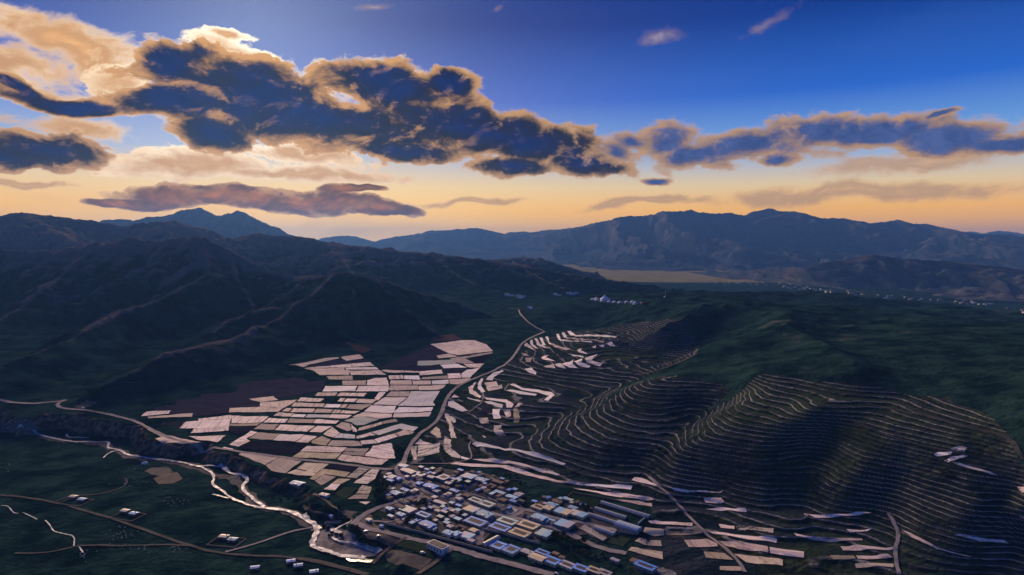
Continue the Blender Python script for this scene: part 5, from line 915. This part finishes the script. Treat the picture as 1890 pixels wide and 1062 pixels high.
u, v = (153, 754); car(u, v, -.2, M['paintw'], 'white van on the plateau road above the cliff', True); u, v = cV1([(1555,930)])[0]; car(u, v, YAW, M['paintw'], 'white car parked under the cream-rimmed compound'); u, v = cV1([(1135,895)])[0]; car(u, v, 1.0, M['paintb'], 'blue car beside the cross street corner'); u, v = cV4([(690,456)])[0]; car(u, v, YAW, M['paintd'], 'dark car on the lower road below the compounds'); u, v = cV4([(930,556)])[0]; car(u, v, YAW, M['paintw'], 'white car on the lower road at the village end')
car(1281, 655, .8, M['paintw'], 'white van beside the hilltop track above the terraces', True)
# kiosks, tent by the river
def kiosk(u, v, a, mat, lab):
    x, y = at(u, v); r = empty('kiosk', x, y, YAW); MB().box(-a / 2, a / 2, -a * .4, a * .4, -1, 2.5).build('wall', WM['white'], r); MB().prism([(-a * .5, 2.5), (a * .5, 2.5), (a * .5, 2.7), (0, 3.3), (-a * .5, 2.7)], -a * .6, a * .6).build('roof', mat, r); MB().box(-.8, .8, -a * .4 - .06, -a * .4, 0.1, 2).build('door', M['door'], r); tag(r, lab, 'kiosk')
kiosk(*cV3([(762,398)])[0], 5.5, HM['white'], 'white and blue kiosk at the road junction'); kiosk(*cV3([(908,470)])[0], 4.0, HM['blue'], 'small blue kiosk at the end of the flood wall'); kiosk(*cV3([(322,352)])[0], 3.5, HM['blue'], 'tiny blue hut beside the river footbridge track')
x, y = at(267, 857); r = empty('round_tent', x, y, 0); MB().lathe([(3.6, -1), (3.6, 1.8)], 16).build('wall', M['canvas'], r, True); MB().lathe([(3.9, 1.7), (2.2, 3.2), (.5, 4.0), (.01, 4.1)], 16).build('roof', M['canvas'], r, True); MB().box(-.7, .7, -3.75, -3.4, 0, 1.6).build('door', M['door'], r); tag(r, 'round white tent on the meadow beside the river bend', 'tent')
# footbridge where the street meets the river
x, y = at(*cV3([(400,415)])[0]); r = empty('bridge', x, y, .12); MB().box(-14, 14, -2.2, 2.2, .5, 1.0).build('deck', M['concrete'], r)
for s in (-1, 1): MB().box(-14, 14, s * 2.1 - .12, s * 2.1 + .12, 1.003, 1.9).build('parapet', M['concrete'], r)
for s in (-9, 0, 9): MB().box(s - .6, s + .6, -2, 2, -4, .497).build('pier', M['concrete'], r)
tag(r, 'low concrete bridge over the gravel river by the village', 'bridge')
# ------------------------------------------------------------------ poles
def pole(u, v, lab, h=9.0):
    x, y = at(u, v); r = empty('utility_pole', x, y, YAW + .3); MB().tube((0, 0, -1), (0, 0, h), .16, .11, 6).build('post', M['concrete'], r); MB().box(-1.1, 1.1, -.07, .07, h - .9, h - .75).build('crossarm', M['timber'], r)
    for s in (-.9, 0, .9): MB().tube((s, 0, h - .75), (s, 0, h - .5), .06, .05, 5).build('insulator', WM['white'], r)
    tag(r, lab, 'pole', 'utility poles')
for p, lab in [((920,440),'concrete utility pole beside the blue kiosk'),((410,350),'utility pole on the river slope, between two other poles'),((235,280),'utility pole on the river slope below the white house'),((55,200),'utility pole beside the riverside path'),((1225,520),'utility pole behind the flood wall near the blue roofed house'),((1480,660),'utility pole at the corner of the white building')]: pole(*cV3([p])[0], lab)
for p, lab in [((1075,350),'tall utility pole in the dark meadow behind the lower compounds'),((1312,335),'utility pole below the sloping village street'),((1605,300),'utility pole in the dark plot beside the garden'),((20,400),'utility pole on the verge of the lower road'),((320,500),'utility pole below the lower road edge')]: pole(*cV4([p])[0], lab, 10)
# ------------------------------------------------------------------ trees
M['leaf'] = plain_mat('leaf', (0.030, 0.048, 0.022), 0.8, 0.5); M['bark'] = plain_mat('bark', (0.06, 0.045, 0.035), 0.95)
def tree_proto(seed, h, r, poplar):
    q = random.Random(seed); vt = []; ft = []
    for i in range(330):
        while True:
            a, b, c = q.uniform(-1, 1), q.uniform(-1, 1), q.uniform(-1, 1)
            if a * a + b * b + c * c <= 1 and (a * a + b * b + c * c > .2): break
        k = 1 - .35 * math.sin(3 * a + seed) * math.cos(4 * b); p = Vector((a * r * k, b * r * k, h * .6 + c * h * (.42 if poplar else .34) * k)); s = q.uniform(.18, .42) * r / 2
        n = Vector((q.uniform(-1, 1), q.uniform(-1, 1), q.uniform(-.2, 1))).normalized(); e = n.orthogonal().normalized(); f = n.cross(e); b0 = len(vt)
        for dx, dy in ((-1, -.7), (1, -.6), (.8, .9), (-.7, 1)): vt.append(tuple(p + e * dx * s + f * dy * s))
        ft.append((b0, b0 + 1, b0 + 2, b0 + 3))
    tr = MB().tube((0, 0, -1), (0, 0, h * .75), .05 * h * .5, .04, 6)
    for i in range(5): t = q.uniform(.3, .6) * h; an = q.uniform(0, 6.3); tr.tube((0, 0, t), (math.cos(an) * r * .7, math.sin(an) * r * .7, t + r * .6), .07, .02, 4)
    me1 = MB(); me1.v, me1.f = vt, ft
    return me1, tr
TP = []
for sd_, h_, r_, pp in ((1, 6.5, 2.6, False), (2, 8.5, 2.2, True), (3, 4.0, 2.3, False), (4, 3.0, 2.2, False)):
    cm, tm = tree_proto(sd_, h_, r_, pp); TP.append((cm, tm, None, None))
_tm = {}
def tree(u, v, k, lab, grp, s=1.0):
    x, y = at(u, v); r = empty('tree', x, y, rng.uniform(0, 6.28)); r.scale = (s, s, s * rng.uniform(.85, 1.15)); cm, tm, *_ = TP[k]
    if k not in _tm: a = cm.build('crown', M['leaf'], r); b = tm.build('trunk', M['bark'], r); _tm[k] = (a.data, b.data)
    else:
        for nm, me in zip(('crown', 'trunk'), _tm[k]): o = bpy.data.objects.new(nm, me); COL.objects.link(o); o.parent = r
    tag(r, lab, 'tree', grp)
TREES = [(cV3, [(540,460),(580,470),(620,480),(560,490),(640,500),(600,500)], 2, 'dense dark bush clump beside the parking yard'), (cV1, [(470,580),(500,590),(520,570),(450,600)], 0, 'dark garden tree beside the lane fork'), (cV1, [(50,380),(90,400),(60,430),(30,300),(40,350),(20,470)], 1, 'tree on the dark bank at the western village edge'), (cV1, [(350,750),(400,740),(320,770),(450,760)], 2, 'bush in the dark yard above the flood wall'), (cV1, [(1010,360),(960,360),(880,340)], 0, 'tree in the garden behind the upper lane'),
         (cV4, [(930,200),(980,230),(1100,240),(1150,250),(1210,240),(900,180),(1040,210),(1000,180)], 0, 'tree in the dark hollow below the sloping street'), (cV4, [(1150,330),(1200,350),(1260,370),(1330,390),(1400,370),(1120,400)], 2, 'bush in the black meadow behind the lower compounds'), (cV1, [(1580,250),(1620,330),(1680,340),(1500,250),(1450,240)], 3, 'shrub along the field edge above the village'), (cV3, [(500,400),(470,410),(520,390),(250,250),(300,260),(360,270),(420,250)], 3, 'shrub on the river slope below the white house'),
         (cV3, [(240,470),(280,490),(330,540),(380,560),(440,580),(300,570)], 3, 'low scrub on the gravel bar'), (cV3, [(640,560),(660,600),(700,640),(760,660),(820,690)], 3, 'shrub on the ditch bank between yard and pond'), (cC, [(1390,640),(1400,680),(1395,720),(1405,600),(1385,760)], 1, 'tree in the dark gully beside the striped fields'), (cV2, [(900,380),(850,360),(870,400)], 0, 'tree behind the white and cream house'), (c6, [(1560,640),(1600,660),(1540,600),(1480,640),(1520,660)], 3, 'shrub round the pond hollow under the bank'),
         (cH, [(1440,620),(1480,630),(1460,640),(1500,610),(1420,600),(1430,650)], 3, 'shrub in the gully between the terraced domes'), (cF, [(950,360),(960,380),(990,350),(930,340),(1010,380)], 3, 'shrub at the head of the ring of terraces'), (cF, [(60,230),(55,260),(65,300),(50,340),(40,380),(30,420),(20,460)], 3, 'shrub in the narrow gully splitting the terraces'), (cC, [(1570,300),(1580,340),(1600,380),(1590,330),(1620,360)], 3, 'shrub beside the ditch along the valley road')]
for cf, pts, k, lab in TREES:
    for p in pts: u, v = cf([p])[0]; tree(u, v, k, lab, 'trees: ' + lab, rng.uniform(.8, 1.25))
# ------------------------------------------------------------------ sheep on the meadow
M['wool'] = plain_mat('wool', (0.50, 0.47, 0.43), 0.95, 0.1)
sm_ = MB().ell((0, 0, .72), (.62, .34, .36), 8, 6).ell((.68, 0, .92), (.2, .13, .15), 6, 5)
for lx in (-.36, .36):
    for ly in (-.17, .17): sm_.tube((lx, ly, 0), (lx, ly, .5), .05, .08, 5)
sheep_me = None; qs = random.Random(5)
def sheep_at(u, v, lab):
    global sheep_me
    x, y = at(u, v); z = float(gz(x, y))
    if sheep_me is None: o = sm_.build('sheep', M['wool'], None, True); sheep_me = o.data
    else: o = bpy.data.objects.new('sheep', sheep_me); COL.objects.link(o)
    o.location = (x, y, z); o.rotation_euler = (0, 0, qs.uniform(0, 6.28)); s = qs.uniform(1.0, 1.35); o.scale = (s, s, s); tag(o, lab, 'sheep', lab.replace('white sheep', 'flock of sheep'))
for (cx, cy, rx, ry, n, lab) in [(650,850,90,45,26,'white sheep grazing beside the meadow track below the middle farm'),(950,660,70,25,16,'white sheep on the dark meadow below the bare earth patch'),(960,925,40,20,10,'white sheep grazing at the path crossing near the small farm'),(460,950,50,40,12,'white sheep beside the small stream crossing'),(720,560,120,40,14,'white sheep on the meadow near the bare earth patch'),(60,480,60,25,4,'white sheep on the black slope below the river'),(720,490,50,6,3,'white sheep beside the round tent'),(760,930,120,30,10,'white sheep scattered on the lowest meadow')]:
    for i in range(n): u, v = c6([(max(4, cx + qs.gauss(0, .5) * rx), cy + qs.gauss(0, .5) * ry)])[0]; sheep_at(u, v, lab)
# ------------------------------------------------------------------ far houses
tw = {}
def far_house(x, y, a, b, h, kind, lab, grp):
    key = (round(a / 4), round(b / 4), round(h / 3), kind)
    if key not in tw:
        q = MB().box(-a / 2, a / 2, -b / 2, b / 2, -3, h).prism([(-b / 2 - .3, h + .003), (b / 2 + .3, h + .003), (0, h + b * .2)], -a / 2 - .3, a / 2 + .3); o = q.build('far_house', WM[kind] if kind in WM else HM[kind], None); tw[key] = o.data
    else: o = bpy.data.objects.new('far_house', tw[key]); COL.objects.link(o)
    o.location = (x, y, float(gz(x, y)) if y < 5500 else -44); o.rotation_euler = (0, 0, rng.uniform(-.5, .5)); tag(o, lab, 'house', grp)
def strip_houses(line, n, jit, lab, size, kinds):
    for i in range(n):
        t = rng.random() * (len(line) - 1); k = int(t); f = t - k; u = line[k][0] * (1 - f) + line[k + 1][0] * f; v = line[k][1] * (1 - f) + line[k + 1][1] * f + rng.gauss(0, jit)
        x, y = at(u + rng.gauss(0, 3), v); far_house(x, y, rng.uniform(.7, 1.6) * size, rng.uniform(.6, 1.1) * size, rng.uniform(.25, .6) * size, rng.choice(kinds), lab, lab)
strip_houses([(1300,522),(1345,524),(1390,524),(1450,528),(1490,534)], 46, 1.6, 'tiny pale house of the town on the distant valley floor', 15, ['white', 'grey', 'cream', 'lav', 'adobe'])
strip_houses([(1490,534),(1560,540),(1640,548),(1720,555),(1800,560),(1890,576)], 60, 2.0, 'tiny pale house strung along the distant river valley', 13, ['white', 'grey', 'cream', 'adobe'])
strip_houses([(930,544),(950,548),(965,550)], 9, 1.2, 'tiny white house of the hamlet at the head of the valley', 15, ['white', 'lav']); strip_houses([(1020,545),(1060,543)], 7, .8, 'tiny white house below the tent hill', 12, ['white']); strip_houses([(972,569),(984,570)], 2, .5, 'white farmhouse beside the end of the valley road', 12, ['white'])
strip_houses([(1830,528),(1890,527)], 7, 1.0, 'tiny house on the brown slope across the valley', 16, ['white', 'grey'])
# ------------------------------------------------------------------ air: thin blue (Rayleigh-like) air plus a little forward-scattering dust, both of even density
hv = [(x, y, z) for z in (-160, 1010) for x, y in ((-28000, -4000), (28000, -4000), (28000, 31500), (-28000, 31500))]
hm, hk, hb = new_mat('haze'); hk.t.nodes.remove(hb)
def vol(dens, col, g_):
    n = hk.n('ShaderNodeVolumePrincipled'); n.inputs['Density'].default_value = dens; n.inputs['Color'].default_value = (*col, 1); n.inputs['Anisotropy'].default_value = g_; return n.outputs[0]
add_v = hk.n('ShaderNodeAddShader'); hk.t.links.new(vol(3.5e-5, (0.10, 0.38, 1.0), 0.0), add_v.inputs[0]); hk.t.links.new(vol(0.2e-5, (1.0, 0.66, 0.28), 0.80), add_v.inputs[1])
hk.t.links.new(add_v.outputs[0], hk.t.nodes['Material Output'].inputs['Volume'])
hz_o = mesh_obj('haze', hv, [(0, 3, 2, 1), (4, 5, 6, 7), (0, 1, 5, 4), (1, 2, 6, 5), (2, 3, 7, 6), (3, 0, 4, 7)], hm); tag(hz_o, kind='stuff')
